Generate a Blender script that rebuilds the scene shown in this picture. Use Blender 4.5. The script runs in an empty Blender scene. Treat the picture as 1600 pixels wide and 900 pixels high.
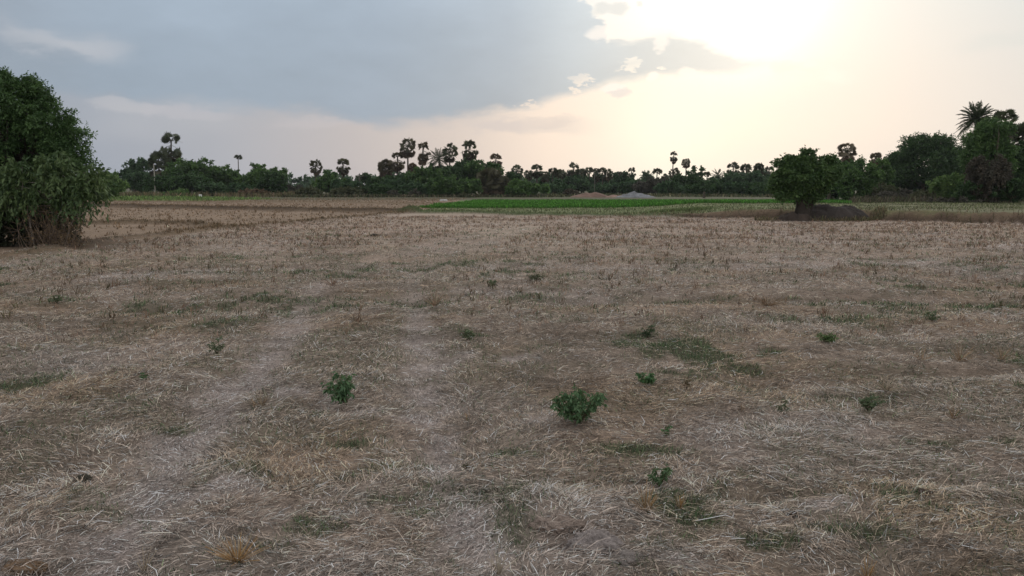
import bpy, math, random
import numpy as np
from math import radians as R, sin, cos, pi

sc = bpy.context.scene
COL = sc.collection
# ------------------------------------------------------------------ camera
F = 1208.0                      # focal length in pixels of the 1600 px wide photograph
CAMZ = 1.6
PITCH = math.atan(158.0/F)
cam = bpy.data.cameras.new('camera'); cam.sensor_width = 36; cam.lens = 36*F/1600
cam.clip_start = 0.05; cam.clip_end = 6000
co = bpy.data.objects.new('camera', cam); COL.objects.link(co)
co.location = (0, 0, CAMZ); co.rotation_euler = (pi/2-PITCH, 0, 0)
sc.camera = co

def ray(px, py):
    cx = (px-800)/F; cy = -(py-450)/F
    return cx, cos(PITCH)+cy*sin(PITCH), -sin(PITCH)+cy*cos(PITCH)
def W(px, py, Y):
    x, y, z = ray(px, py); t = Y/y
    return x*t, Y, CAMZ+z*t
def G(px, py):
    x, y, z = ray(px, py); t = -CAMZ/z
    return x*t, y*t
def azel(px, py):
    x, y, z = ray(px, py)
    return math.degrees(math.atan2(x, y)), math.degrees(math.atan2(z, math.hypot(x, y)))

# ------------------------------------------------------------------ light
sc.view_settings.view_transform = 'Standard'; sc.view_settings.look = 'None'
sc.view_settings.gamma = 1; sc.view_settings.exposure = 0.0
sc.render.engine = 'CYCLES'
SUN_AZ, SUN_EL = azel(1180, -10)
SUN_EL = max(SUN_EL, 14)
sl = bpy.data.lights.new('sun', 'SUN'); sl.energy = 0.6; sl.angle = R(16); sl.color = (1, .92, .80)
so = bpy.data.objects.new('sun', sl); COL.objects.link(so)
so.rotation_euler = (R(90-SUN_EL), 0, R(180-SUN_AZ)); so.location = (0, 0, 60)

world = bpy.data.worlds.new('World'); sc.world = world; world.use_nodes = True
nt = world.node_tree; nt.nodes.clear()
class NB:
    def __init__(s, tree): s.t = tree
    def n(s, typ, **kw):
        nd = s.t.nodes.new(typ)
        for k, v in kw.items(): setattr(nd, k, v)
        return nd
    def l(s, a, b): s.t.links.new(a, b)
    def put(s, sock, v):
        if hasattr(v, 'links') or isinstance(v, bpy.types.NodeSocket): s.l(v, sock)
        else: sock.default_value = v
    def m(s, op, a, b=0.0, c=0.0, clamp=False):
        nd = s.n('ShaderNodeMath', operation=op, use_clamp=clamp)
        s.put(nd.inputs[0], a); s.put(nd.inputs[1], b)
        if len(nd.inputs) > 2: s.put(nd.inputs[2], c)
        return nd.outputs[0]
    def sstep(s, x, a, b):
        nd = s.n('ShaderNodeMapRange', interpolation_type='SMOOTHSTEP')
        s.put(nd.inputs['Value'], x)
        if a <= b:
            nd.inputs['From Min'].default_value = a; nd.inputs['From Max'].default_value = b
        else:
            nd.inputs['From Min'].default_value = b; nd.inputs['From Max'].default_value = a
            nd.inputs['To Min'].default_value = 1; nd.inputs['To Max'].default_value = 0
        return nd.outputs[0]
    def mix(s, f, a, b, bt='MIX'):
        nd = s.n('ShaderNodeMix', data_type='RGBA', blend_type=bt)
        s.put(nd.inputs[0], f)
        for sock, v in ((nd.inputs[6], a), (nd.inputs[7], b)):
            if isinstance(v, tuple): v = (*v[:3], 1)
            s.put(sock, v)
        return nd.outputs[2]
    def ramp(s, f, stops, interp='LINEAR'):
        nd = s.n('ShaderNodeValToRGB'); cr = nd.color_ramp; cr.interpolation = interp
        while len(cr.elements) > 1: cr.elements.remove(cr.elements[-1])
        cr.elements[0].position = stops[0][0]; cr.elements[0].color = (*stops[0][1], 1)
        for p, c in stops[1:]:
            e = cr.elements.new(p); e.color = (*c, 1)
        s.put(nd.inputs[0], f)
        return nd.outputs[0]
    def noise(s, vec, scale, detail=3, rough=.5, out=0):
        nd = s.n('ShaderNodeTexNoise'); nd.inputs['Scale'].default_value = scale
        nd.inputs['Detail'].default_value = detail; nd.inputs['Roughness'].default_value = rough
        if vec is not None: s.l(vec, nd.inputs['Vector'])
        return nd.outputs[out]
    def curve(s, x, pts, x0, x1, y0, y1):
        # piecewise curve y(x) through pts
        t = s.n('ShaderNodeMapRange'); s.put(t.inputs['Value'], x)
        t.inputs['From Min'].default_value = x0; t.inputs['From Max'].default_value = x1
        nd = s.n('ShaderNodeFloatCurve'); s.l(t.outputs[0], nd.inputs['Value'])
        c = nd.mapping.curves[0]
        P = [((a-x0)/(x1-x0), (b-y0)/(y1-y0)) for a, b in pts]
        c.points[0].location = P[0]; c.points[1].location = P[-1]
        for p in P[1:-1]: c.points.new(*p)
        nd.mapping.update()
        for p in c.points: p.handle_type = 'VECTOR'
        nd.mapping.update()
        return s.m('MULTIPLY_ADD', nd.outputs[0], y1-y0, y0)

w = NB(nt)
gen = w.n('ShaderNodeTexCoord').outputs['Generated']
sep = w.n('ShaderNodeSeparateXYZ'); w.l(gen, sep.inputs[0])
X, Y_, Z = sep.outputs
azr = w.m('MULTIPLY', w.m('ARCTAN2', X, Y_), 57.29578)
elr = w.m('MULTIPLY', w.m('ARCSINE', Z), 57.29578)
vm = w.n('ShaderNodeVectorMath', operation='MULTIPLY'); w.l(gen, vm.inputs[0]); vm.inputs[1].default_value = (1, 1, 2.6)
stretched = vm.outputs[0]
nA = w.m('SUBTRACT', w.noise(stretched, 5.0, 6, .55), .5)        # broad billows
nB = w.m('SUBTRACT', w.noise(stretched, 22.0, 5, .6), .5)      # ragged edges
nC = w.m('SUBTRACT', w.noise(stretched, 2.2, 3, .5), .5)
az = w.m('MULTIPLY_ADD', nA, 3.0, w.m('MULTIPLY_ADD', nB, 1.6, azr))
el = w.m('MULTIPLY_ADD', nA, 2.2, w.m('MULTIPLY_ADD', nB, 1.5, elr))
def AP(pts): return [azel(*p) for p in pts]
def azn(px, py=220): return (azel(px, py)[0]+180)/360
# clear-ish veil seen under and beside the cloud bank
low = w.ramp(w.m('MULTIPLY_ADD', azr, 1/360, .5), [
    (0.0, (.42, .44, .48)), (.25, (.34, .37, .43)), (azn(-200), (.34, .38, .45)), (azn(150), (.37, .405, .47)), (azn(350), (.44, .455, .50)),
    (azn(540), (.54, .505, .51)), (azn(700), (.68, .60, .56)), (azn(850), (.94, .80, .69)), (azn(1040), (.97, .89, .775)),
    (azn(1220), (.93, .855, .77)), (azn(1400), (.87, .795, .73)), (azn(1600), (.79, .75, .71)), (azn(2000), (.66, .66, .67)), (1.0, (.42, .44, .48))])
high = w.ramp(w.m('MULTIPLY_ADD', azr, 1/360, .5), [
    (0.0, (.50, .52, .56)), (azn(-200), (.50, .54, .60)), (azn(800), (.7, .74, .78)), (azn(1000), (1.05, 1.04, .98)), (azn(1250), (.96, .945, .895)),
    (azn(1420), (.86, .86, .82)), (azn(1600), (.74, .77, .76)), (azn(2000), (.66, .69, .71)), (1.0, (.50, .52, .56))])
sky = w.mix(w.sstep(elr, 4.5, 14), low, high)
sky = w.mix(w.m('MULTIPLY', w.sstep(nC, .02, .22), .35), sky, (.80, .78, .76), 'MIX')
# glow round the hidden sun
sd = w.n('ShaderNodeVectorMath', operation='DOT_PRODUCT'); w.l(gen, sd.inputs[0])
sa, se = R(azel(1160, -20)[0]), R(azel(1160, -20)[1])
sd.inputs[1].default_value = (cos(se)*sin(sa), cos(se)*cos(sa), sin(se))
ang = w.m('MULTIPLY', w.m('ARCCOSINE', sd.outputs['Value']), 57.29578)
glow = w.m('EXPONENT', w.m('MULTIPLY', w.m('POWER', w.m('DIVIDE', ang, 4.3), 2.0), -1.0))
glow2 = w.m('EXPONENT', w.m('MULTIPLY', w.m('DIVIDE', ang, 16.0), -1.0))
sky = w.mix(1.0, sky, w.mix(w.m('MULTIPLY', glow, 1.0), (0, 0, 0), (.55, .53, .50)), 'ADD')
# second, warmer bright patch under the bank
sd2 = w.n('ShaderNodeVectorMath', operation='DOT_PRODUCT'); w.l(gen, sd2.inputs[0])
s2, e2 = R(azel(1045, 215)[0]), R(azel(1045, 215)[1])
sd2.inputs[1].default_value = (cos(e2)*sin(s2), cos(e2)*cos(s2), sin(e2))
ang2 = w.m('MULTIPLY', w.m('ARCCOSINE', sd2.outputs['Value']), 57.29578)
g2 = w.m('EXPONENT', w.m('MULTIPLY', w.m('POWER', w.m('DIVIDE', ang2, 4.2), 2.0), -1.0))
sky = w.mix(w.m('MULTIPLY', g2, .75), sky, (1.02, 1.0, .86))
# the blue-grey cloud bank: lower edge and upper (right hand) edge as curves over azimuth
lo_pts = AP([(-400, 120), (0, 148), (130, 163), (330, 171), (470, 175), (540, 188), (620, 197), (720, 188), (800, 178), (900, 150), (940, 138), (1000, 127), (1080, 117), (1150, 115), (1190, 109), (1235, 99)])
hi_pts = AP([(860, -160), (905, -60), (928, 0), (932, 40), (960, 55), (1000, 58), (1060, 42), (1100, 52), (1130, 66), (1190, 84), (1235, 98)])
lo_pts = [(-180, 8)] + lo_pts + [(60, 30), (180, 8)]
hi_pts = [(-180, 70), (-30, 70)] + hi_pts + [(60, -5), (180, 70)]
lo = w.curve(az, lo_pts, -180, 180, -10, 80)
hi = w.curve(az, hi_pts, -180, 180, -10, 80)
dlo = w.m('SUBTRACT', el, lo); dhi = w.m('SUBTRACT', hi, el)
edge = w.m('MINIMUM', dlo, dhi)
# the left part has a soft rain-veil edge, the right part a crisp one
bank_soft = w.sstep(dlo, -.6, .9)
bank_crisp = w.sstep(dlo, -.30, .75)
right = w.sstep(azr, azel(560, 150)[0], azel(900, 150)[0])
bank = w.m('MULTIPLY', w.m('ADD', w.m('MULTIPLY', bank_crisp, right), w.m('MULTIPLY', bank_soft, w.m('SUBTRACT', 1.0, right))),
           w.sstep(dhi, -.2, .8))
# bright puffs caught along the lower right edge and inside the tip
def puff(sky_, px, py, ra, re, colr, amt):
    da = w.m('DIVIDE', w.m('SUBTRACT', az, azel(px, py)[0]), ra); de = w.m('DIVIDE', w.m('SUBTRACT', el, azel(px, py)[1]), re)
    q = w.m('ADD', w.m('POWER', da, 2.0), w.m('POWER', de, 2.0))
    return w.mix(w.m('MULTIPLY', w.sstep(q, 1.3, .2), amt), sky_, colr)
# little torn holes near the tip
holes = w.m('MULTIPLY', w.sstep(nB, .10, .15), w.m('MULTIPLY', w.sstep(edge, 2.6, .6), right))
bank = w.m('MULTIPLY', bank, w.m('SUBTRACT', 1.0, w.m('MULTIPLY', holes, .8)))
bcol = w.ramp(w.m('MULTIPLY_ADD', azr, 1/360, .5), [
    (0, (.40, .44, .49)), (azn(-100), (.36, .42, .50)), (azn(200), (.36, .44, .535)), (azn(600), (.355, .435, .53)), (azn(800), (.42, .50, .585)), (azn(900), (.53, .61, .675)),
    (azn(1000), (.62, .68, .715)), (azn(1100), (.69, .735, .75)), (azn(1200), (.80, .83, .82)), (1, (.40, .44, .49))])
shade = w.m('MULTIPLY_ADD', nA, .34, w.m('MULTIPLY_ADD', nC, .40, w.m('MULTIPLY_ADD', nB, .10, 1.0)))
shade = w.m('MULTIPLY', shade, w.m('MULTIPLY_ADD', w.sstep(elr, 7, 15), .17, .93))
sh = w.n('ShaderNodeVectorMath', operation='SCALE'); w.l(bcol, sh.inputs[0]); w.l(shade, sh.inputs['Scale'])
sky = w.mix(w.m('MULTIPLY', bank, .96), sky, sh.outputs[0])
# silver lining and the pale torn strip upper left
rim = w.m('MULTIPLY', w.m('MULTIPLY', w.sstep(w.m('ABSOLUTE', dhi), .55, .05), w.sstep(azr, azel(900, 60)[0], azel(940, 60)[0])), .55)
sky = w.mix(w.m('MULTIPLY', rim, w.sstep(azr, 24, 20)), sky, (1.05, 1.0, .92))
strip_pts = [(-180, 40)] + AP([(-300, 20), (0, 45), (60, 66), (120, 74), (190, 78), (230, 82)]) + [(180, 40)]
strip = w.m('SUBTRACT', el, w.curve(az, strip_pts, -180, 180, -10, 80))
strip_m = w.m('MULTIPLY', w.m('MULTIPLY', w.sstep(w.m('ABSOLUTE', strip), 1.25, .15), w.sstep(azr, azel(235, 80)[0], azel(130, 80)[0])), w.sstep(nA, -.18, .10))
sky = w.mix(w.m('MULTIPLY', strip_m, .42), sky, (.58, .58, .61))
# thin grey-mauve wisps low on the right of the bank
wis = w.m('MULTIPLY', w.m('MULTIPLY', w.sstep(w.m('ABSOLUTE', w.m('SUBTRACT', el, azel(820, 196)[1])), .75, .1),
          w.m('MULTIPLY', w.sstep(azr, azel(690, 190)[0], azel(780, 190)[0]), w.sstep(azr, azel(960, 190)[0], azel(860, 190)[0]))), .38)
sky = w.mix(wis, sky, (.58, .55, .56))
wis2 = w.m('MULTIPLY', w.m('MULTIPLY', w.sstep(w.m('ABSOLUTE', w.m('SUBTRACT', el, azel(1260, 108)[1])), .8, .1),
          w.m('MULTIPLY', w.sstep(azr, azel(1200, 100)[0], azel(1225, 100)[0]), w.sstep(azr, azel(1330, 100)[0], azel(1270, 100)[0]))), .30)
sky = w.mix(wis2, sky, (.80, .78, .74))
wis3 = w.m('MULTIPLY', w.m('MULTIPLY', w.sstep(w.m('ABSOLUTE', w.m('SUBTRACT', el, azel(1560, 66)[1])), .8, .1),
          w.sstep(azr, azel(1470, 60)[0], azel(1540, 60)[0])), .4)
sky = w.mix(wis3, sky, (.70, .73, .71))
for a_ in ((1033, 64, .7, .5, (1.0, .97, .92), .6), (1028, 78, .5, .3, (.98, .95, .90), .6), (1076, 112, .75, .4, (1.0, .95, .88), .7), (1016, 122, .45, .28, (1.0, .95, .88), .85),
           (955, 141, .9, .35, (.95, .90, .85), .8), (965, 147, 1.0, .22, (.72, .69, .69), .7), (945, 50, 1.3, .4, (1.0, .95, .90), .7), (966, 14, .7, .55, (.72, .75, .75), .8), (944, 10, .6, .5, (.72, .75, .75), .8), (996, 9, .22, .3, (.80, .82, .80), .8),
           (185, 173, 2.6, .5, (.55, .55, .58), .55), (290, 179, 3.2, .5, (.54, .53, .57), .45), (500, 190, 3.0, .5, (.58, .55, .57), .35), (60, 62, 2.4, .8, (.62, .62, .65), .2), (150, 72, 2.2, .6, (.62, .62, .65), .2),
           (860, 188, 2.2, .35, (.66, .60, .58), .45), (780, 196, 2.6, .4, (.62, .57, .57), .4), (1225, 104, 1.1, .5, (.84, .81, .77), .5), (1280, 112, 1.5, .25, (.88, .83, .77), .4)):
    sky = puff(sky, *a_)
# beyond the frame the thin overcast overhead and behind is brighter
sky = w.mix(w.sstep(elr, 20, 48), sky, (1.06, 1.06, 1.07))
sky = w.mix(w.m('MULTIPLY', w.sstep(w.m('ABSOLUTE', azr), 60, 120), .75), sky, (.98, .98, 1.0))
nish = w.n('ShaderNodeTexSky', sky_type='NISHITA', sun_disc=False)
nish.sun_elevation = R(SUN_EL); nish.sun_rotation = R(SUN_AZ); nish.dust_density = 3; nish.air_density = 1.2
bg1 = w.n('ShaderNodeBackground'); w.l(nish.outputs[0], bg1.inputs[0]); bg1.inputs[1].default_value = 0.06
bg2 = w.n('ShaderNodeBackground'); w.l(sky, bg2.inputs[0]); bg2.inputs[1].default_value = 1.0
mx = w.n('ShaderNodeMixShader'); mx.inputs[0].default_value = .94
w.l(bg1.outputs[0], mx.inputs[1]); w.l(bg2.outputs[0], mx.inputs[2])
wo = w.n('ShaderNodeOutputWorld'); w.l(mx.outputs[0], wo.inputs[0])
try:
    world.cycles.sampling_method = 'MANUAL'; world.cycles.sample_map_resolution = 1024
except Exception: pass

# ------------------------------------------------------------------ helpers
def tag(o, label=None, cat=None, group=None, kind=None):
    if label: o['label'] = label
    if cat: o['category'] = cat
    if group: o['group'] = group
    if kind: o['kind'] = kind
    return o
def empty(name, loc, label, cat, group=None, rz=0):
    o = bpy.data.objects.new(name, None); COL.objects.link(o)
    o.location = loc; o.rotation_euler = (0, 0, rz); o.empty_display_size = .3
    return tag(o, label, cat, group)
class Geo:
    """collects faces of mixed size with a colour per vertex"""
    def __init__(s): s.v = []; s.f = []; s.c = []; s.n = 0
    def add(s, v, f, c=(1, 1, 1)):
        v = np.asarray(v, float).reshape(-1, 3); f = np.asarray(f, int)
        c = np.asarray(c, float)
        if c.ndim == 1: c = np.tile(c, (len(v), 1))
        s.v.append(v); s.c.append(c[:, :3]); s.f.append(f+s.n); s.n += len(v)
    def build(s, name, mat, parent=None, smooth=False):
        V = np.concatenate(s.v); C = np.concatenate(s.c)
        me = bpy.data.meshes.new(name)
        me.vertices.add(len(V)); me.vertices.foreach_set('co', V.ravel())
        starts = []; loops = []; st = 0
        for f in s.f:
            k = f.shape[1]; loops.append(f.ravel()); starts.append(st+np.arange(len(f))*k); st += f.size
        loops = np.concatenate(loops); starts = np.concatenate(starts)
        me.loops.add(len(loops)); me.loops.foreach_set('vertex_index', loops.astype(np.int32))
        me.polygons.add(len(starts)); me.polygons.foreach_set('loop_start', starts.astype(np.int32))
        me.update(calc_edges=True)
        a = me.attributes.new('col', 'FLOAT_COLOR', 'POINT')
        a.data.foreach_set('color', np.concatenate([C, np.ones((len(C), 1))], 1).astype(np.float32).ravel())
        if smooth: me.polygons.foreach_set('use_smooth', np.ones(len(starts), bool))
        me.materials.append(mat)
        o = bpy.data.objects.new(name, me); COL.objects.link(o)
        if parent: o.parent = parent
        return o
def tube(g, pts, rad, n=6, col=(1, 1, 1), cap=True):
    pts = np.asarray(pts, float); rad = np.asarray(rad, float)
    d = np.gradient(pts, axis=0); d /= np.linalg.norm(d, axis=1, keepdims=True)+1e-9
    ref = np.array([0.31, .95, .02]) if abs(d[0, 2]) > .5 else np.array([0, 0, 1.0])
    a = np.cross(d, ref); a /= np.linalg.norm(a, axis=1, keepdims=True)+1e-9
    b = np.cross(d, a)
    th = np.arange(n)*2*pi/n
    V = pts[:, None] + rad[:, None, None]*(a[:, None]*np.cos(th)[None, :, None]+b[:, None]*np.sin(th)[None, :, None])
    m = len(pts); i = np.arange(m-1)[:, None]*n; j = np.arange(n)[None]
    q = np.stack([i+j, i+(j+1) % n, i+n+(j+1) % n, i+n+j], -1).reshape(-1, 4)
    g.add(V.reshape(-1, 3), q, col)
def unit(v): return v/(np.linalg.norm(v, axis=-1, keepdims=True)+1e-9)
def leaves(g, rng, base, direc, L, Wd, col, fold=.25, up=None):
    """folded rhombic leaves: base points, directions, length, width"""
    n = len(base); d = unit(direc)
    if up is None: up = rng.normal(size=(n, 3))+np.array([0, 0, .8])
    s = unit(np.cross(d, up)); nrm = np.cross(s, d)
    L = np.broadcast_to(L, (n,))[:, None]; Wd = np.broadcast_to(Wd, (n,))[:, None]
    mid = base+d*L*.45
    V = np.stack([base, mid+s*Wd*.5+nrm*Wd*fold, base+d*L-nrm*L*.12, mid-s*Wd*.5+nrm*Wd*fold], 1)
    i = np.arange(n)[:, None]*4
    f = np.concatenate([i+np.array([0, 1, 2]), i+np.array([0, 2, 3])])
    g.add(V.reshape(-1, 3), f, np.repeat(col, 4, 0) if np.ndim(col) == 2 else col)
_P = np.random.RandomState(5).rand(256, 256)
def vnoise(x, y):
    xi = np.floor(x).astype(int); yi = np.floor(y).astype(int); fx = x-xi; fy = y-yi
    fx = fx*fx*(3-2*fx); fy = fy*fy*(3-2*fy)
    g = lambda a, b: _P[a & 255, b & 255]
    return (g(xi, yi)*(1-fx)+g(xi+1, yi)*fx)*(1-fy)+(g(xi, yi+1)*(1-fx)+g(xi+1, yi+1)*fx)*fy
def fbm(x, y, s, o=3, sx=0.0):
    r = 0; a = .5; t = 0
    for k in range(o):
        r = r+a*vnoise(x/s+17.3*k+sx, y/s+9.1*k+sx*1.7); t += a; a *= .5; s = s/2.07
    return r/t
def sst(x, a, b):
    t = np.clip((x-a)/(b-a), 0, 1); return t*t*(3-2*t)
def pdist(x, y, poly):
    """distance to a polyline"""
    d = np.full(np.shape(x), 1e9)
    for (x0, y0), (x1, y1) in zip(poly[:-1], poly[1:]):
        dx, dy = x1-x0, y1-y0; t = np.clip(((x-x0)*dx+(y-y0)*dy)/(dx*dx+dy*dy), 0, 1)
        d = np.minimum(d, np.hypot(x-x0-t*dx, y-y0-t*dy))
    return d
def interp_y(x, poly):
    p = sorted(poly); return np.interp(x, [a for a, b in p], [b for a, b in p])

# ------------------------------------------------------------------ materials
def mat_col(name, rough=.9, trans=0.0, nscale=0, namp=.3, bump=0.0, bscale=30, spec=.2, mult=1.0, coarse=0):
    """colour from the 'col' attribute, broken up by procedural noise"""
    m = bpy.data.materials.new(name); m.use_nodes = True; t = NB(m.node_tree); m.node_tree.nodes.clear()
    at = t.n('ShaderNodeAttribute', attribute_name='col').outputs['Color']
    geo = t.n('ShaderNodeTexCoord').outputs['Object']
    c = at
    if nscale:
        f = t.noise(geo, nscale, 4, .6)
        k = t.m('MULTIPLY_ADD', t.m('SUBTRACT', f, .5), namp*2, mult)
        if coarse:
            k = t.m('MULTIPLY', k, t.m('MULTIPLY_ADD', t.m('SUBTRACT', t.noise(geo, coarse, 3, .5), .5), .8, 1.0))
        vs = t.n('ShaderNodeVectorMath', operation='SCALE'); t.l(c, vs.inputs[0]); t.l(k, vs.inputs['Scale']); c = vs.outputs[0]
    p = t.n('ShaderNodeBsdfPrincipled'); t.l(c, p.inputs['Base Color']); p.inputs['Roughness'].default_value = rough
    p.inputs['Specular IOR Level'].default_value = spec
    if bump:
        b = t.n('ShaderNodeBump'); b.inputs['Strength'].default_value = bump; b.inputs['Distance'].default_value = .02
        t.l(t.noise(geo, bscale, 5, .7), b.inputs['Height']); t.l(b.outputs[0], p.inputs['Normal'])
    out = t.n('ShaderNodeOutputMaterial'); sh = p.outputs[0]
    if trans:
        tr = t.n('ShaderNodeBsdfTranslucent'); t.l(c, tr.inputs['Color'])
        mxs = t.n('ShaderNodeMixShader'); mxs.inputs[0].default_value = trans
        t.l(sh, mxs.inputs[1]); t.l(tr.outputs[0], mxs.inputs[2]); sh = mxs.outputs[0]
    t.l(sh, out.inputs[0]); return m
M_LEAF = mat_col('leaf', .55, .28, nscale=0, spec=.3)
M_BARK = mat_col('bark', .9, 0, nscale=9, namp=.4, bump=.8, bscale=25)
M_DRY = mat_col('dry_foliage', .9, .15)
M_STRAW = mat_col('straw', .9, .12, spec=.06)
M_GRASS = mat_col('grass_blade', .7, .25)
M_SOIL = mat_col('soil', .95, 0, nscale=4, namp=.35, bump=1.0, bscale=14)
M_GRAVEL = mat_col('gravel', .9, 0, nscale=3.5, namp=.7, bump=1.0, bscale=8, coarse=.9)
M_WOOD = mat_col('weathered_wood', .85, 0, nscale=12, namp=.3)
M_WALL = mat_col('limewash', .9, 0, nscale=5, namp=.15)

# ------------------------------------------------------------------ ground layout (all in metres)
GP = lambda pts: [G(*p) for p in pts]
# bunds: (polyline, height, half width, kind)
edge_left = GP([(-900, 500), (-100, 420), (60, 395), (170, 377), (230, 371), (300, 363), (380, 355), (480, 347), (580, 338), (645, 332.5)])
bund_b = GP([(-300, 352), (60, 351), (140, 350), (230, 349.5), (290, 351), (345, 356)])
bund_c = GP([(-300, 321), (100, 322), (180, 323), (330, 326.5), (450, 330), (600, 332), (645, 332.5)])
bund_d = GP([(-300, 315), (150, 316), (330, 317), (500, 317.5), (640, 319), (690, 322)])
far_l = GP([(640, 332.5), (720, 334), (800, 335.5), (900, 337), (1000, 338), (1075, 339)])
far_r = GP([(1050, 338.8), (1120, 340), (1200, 341), (1300, 343), (1380, 345), (1450, 346), (1530, 348), (1600, 350), (1800, 355), (2400, 370)])
far_all = far_l[:-1]+far_r
pad_front_ = GP([(640, 326), (700, 324.5), (850, 325), (1000, 325.5), (1060, 325.5), (1150, 324), (1240, 324)])
trk1 = GP([(150, 900), (220, 790), (310, 680), (380, 605), (430, 550), (470, 490), (505, 445), (570, 410), (660, 385), (780, 360)])
trk2 = GP([(730, 1000), (725, 880), (708, 790), (690, 700), (672, 600), (662, 540), (648, 480), (640, 440), (690, 400), (760, 375), (830, 355)])
paddy = GP([(650, 325), (745, 313.5), (1330, 313), (1330, 325), (1000, 325)])
lawn = GP([(100, 314), (120, 303.5), (210, 303), (345, 309), (440, 311), (330, 314)])

def inpoly(x, y, poly):
    c = np.zeros(np.shape(x), bool)
    for (x0, y0), (x1, y1) in zip(poly, poly[1:]+poly[:1]):
        if y0 == y1: continue
        c ^= ((y0 > y) != (y1 > y)) & (x < (x1-x0)*(y-y0)/(y1-y0)+x0)
    return c
def far_y(x): return interp_y(x, far_all)
def zones(x, y):
    d = {}
    ye = interp_y(x, edge_left)
    ye = np.where(x > edge_left[-1][0], far_y(x), np.where(x < edge_left[0][0], edge_left[0][1]+(edge_left[0][0]-x)*.15, ye))
    fy = far_y(x)
    d['field'] = y < ye
    d['beyond'] = (x > edge_left[-1][0]) & (y >= fy)
    d['left'] = ~d['field'] & ~d['beyond']
    d['paddy'] = inpoly(x, y, paddy)
    d['lawn'] = inpoly(x, y, lawn)
    return d
def ridge(d, h, wd): return h*np.exp(-(d/wd)**2*1.2)
def height(x, y):
    near = np.exp(-np.clip(y-6, 0, None)/18)
    h = (fbm(x, y, 2.6, 2)-.5)*.10 + (fbm(x*.7, y, .55, 2, 3.3)-.5)*.095*(.35+.65*near) + (fbm(x, y, .14, 2, 7.7)-.5)*.022*near
    wob = (fbm(x, y, 1.3, 2, 21)-.5)*.5
    for p, hh, wd in ((edge_left, .10, .45), (bund_b, .15, .4), (bund_c, .25, .6), (bund_d, .16, .9), (far_l, .14, .55)):
        d = pdist(x, y, p)
        h = h+ridge(np.abs(d+wob*.5), hh*(.75+.5*fbm(x, y, 3, 2, 12)), wd)
    z = zones(x, y)
    fy = far_y(x)
    # raised plot behind the right-hand bank
    xr = far_r[0][0]
    rise = sst(y-fy+wob*.9, -.25, .45)*sst(x, xr-1.5, xr+7.0)*.34*(1-sst(y, 62, 74))
    h = h+np.where(y > fy-2, rise*(.8+.4*fbm(x, y, 2.2, 2, 31)), 0)
    h = h+ridge(np.abs(y-fy-.45+wob), .16, .5)*sst(x, xr, xr+2.5)
    dt = np.minimum(pdist(x, y, trk1), pdist(x, y, trk2))
    h = h-.035*np.exp(-(dt/.22)**2)*near
    h = h+.03*np.exp(-((dt-.42)/.14)**2)*near
    # small earth lump with a trodden hole, near the camera
    lx, ly = G(868, 815); h = h+.10*np.exp(-((x-lx)**2/.10+(y-ly)**2/.06))
    lx, ly = G(872, 868); h = h-.085*np.exp(-((x-lx)**2/.008+(y-ly)**2/.0035))
    lx, ly = G(905, 845); h = h-.05*np.exp(-((x-lx)**2/.016+(y-ly)**2/.0005))
    lx, ly = G(915, 872); h = h-.05*np.exp(-((x-lx)**2/.012+(y-ly)**2/.0007))
    # shallow hollows with dark edges in the straw
    for px, py, rx, ry, dd in ((650, 470, .5, .35, .05), (1170, 765, .20, .10, .05), (1560, 578, 1.5, .16, .08), (1240, 590, .9, .18, .04), (960, 470, 1.6, .35, .05), (820, 490, 1.2, .2, .03),
                               (1400, 465, 1.6, .35, .05), (250, 480, 1.5, .35, .05), (1500, 470, 1.2, .3, .04), (1440, 745, .3, .08, .04), (1345, 490, .9, .25, .05), (1190, 470, 1.0, .35, .04)):
        lx, ly = G(px, py); h = h-dd*1.7*np.exp(-(((x-lx)/rx)**2+((y-ly)/ry)**2))
    return h
green_spots = [(800, 780, .35, .22), (790, 830, .13, .22), (640, 735, .16, .12), (655, 800, .18, .10), (430, 855, .10, .06), (870, 765, .22, .08), (280, 670, .25, .12), (420, 630, .16, .12),
               (1190, 665, .22, .06), (1460, 690, .4, .10), (1580, 690, .25, .12), (1330, 830, .28, .10), (960, 890, .20, .05), (1040, 550, .3, .10), (1150, 570, .25, .09),
               (1500, 780, .4, .18), (1200, 840, .2, .08), (500, 650, .12, .06), (985, 545, .3, .12), (650, 470, .5, .6), (510, 470, .7, .6), (1300, 500, 1.2, .25), (1560, 480, 1.2, .6), (90, 470, .3, .3),
               (30, 600, .8, .4), (250, 630, .5, .3), (730, 530, .25, .15), (1350, 615, .3, .12), (1450, 490, .5, .3), (440, 760, .15, .06), (540, 690, .15, .08), (1000, 700, .3, .12), (1170, 575, .4, .1)]
pale_spots = [(470, 620, .5, .3), (290, 780, .35, .2), (680, 600, .3, .35), (720, 860, .22, .3), (700, 690, .3, .25), (540, 790, .2, .12), (760, 560, .6, .15), (900, 850, .18, .12), (1010, 870, .3, .12), (860, 650, .25, .12), (640, 640, .4, .2), (1260, 790, .3, .14)]
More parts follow.
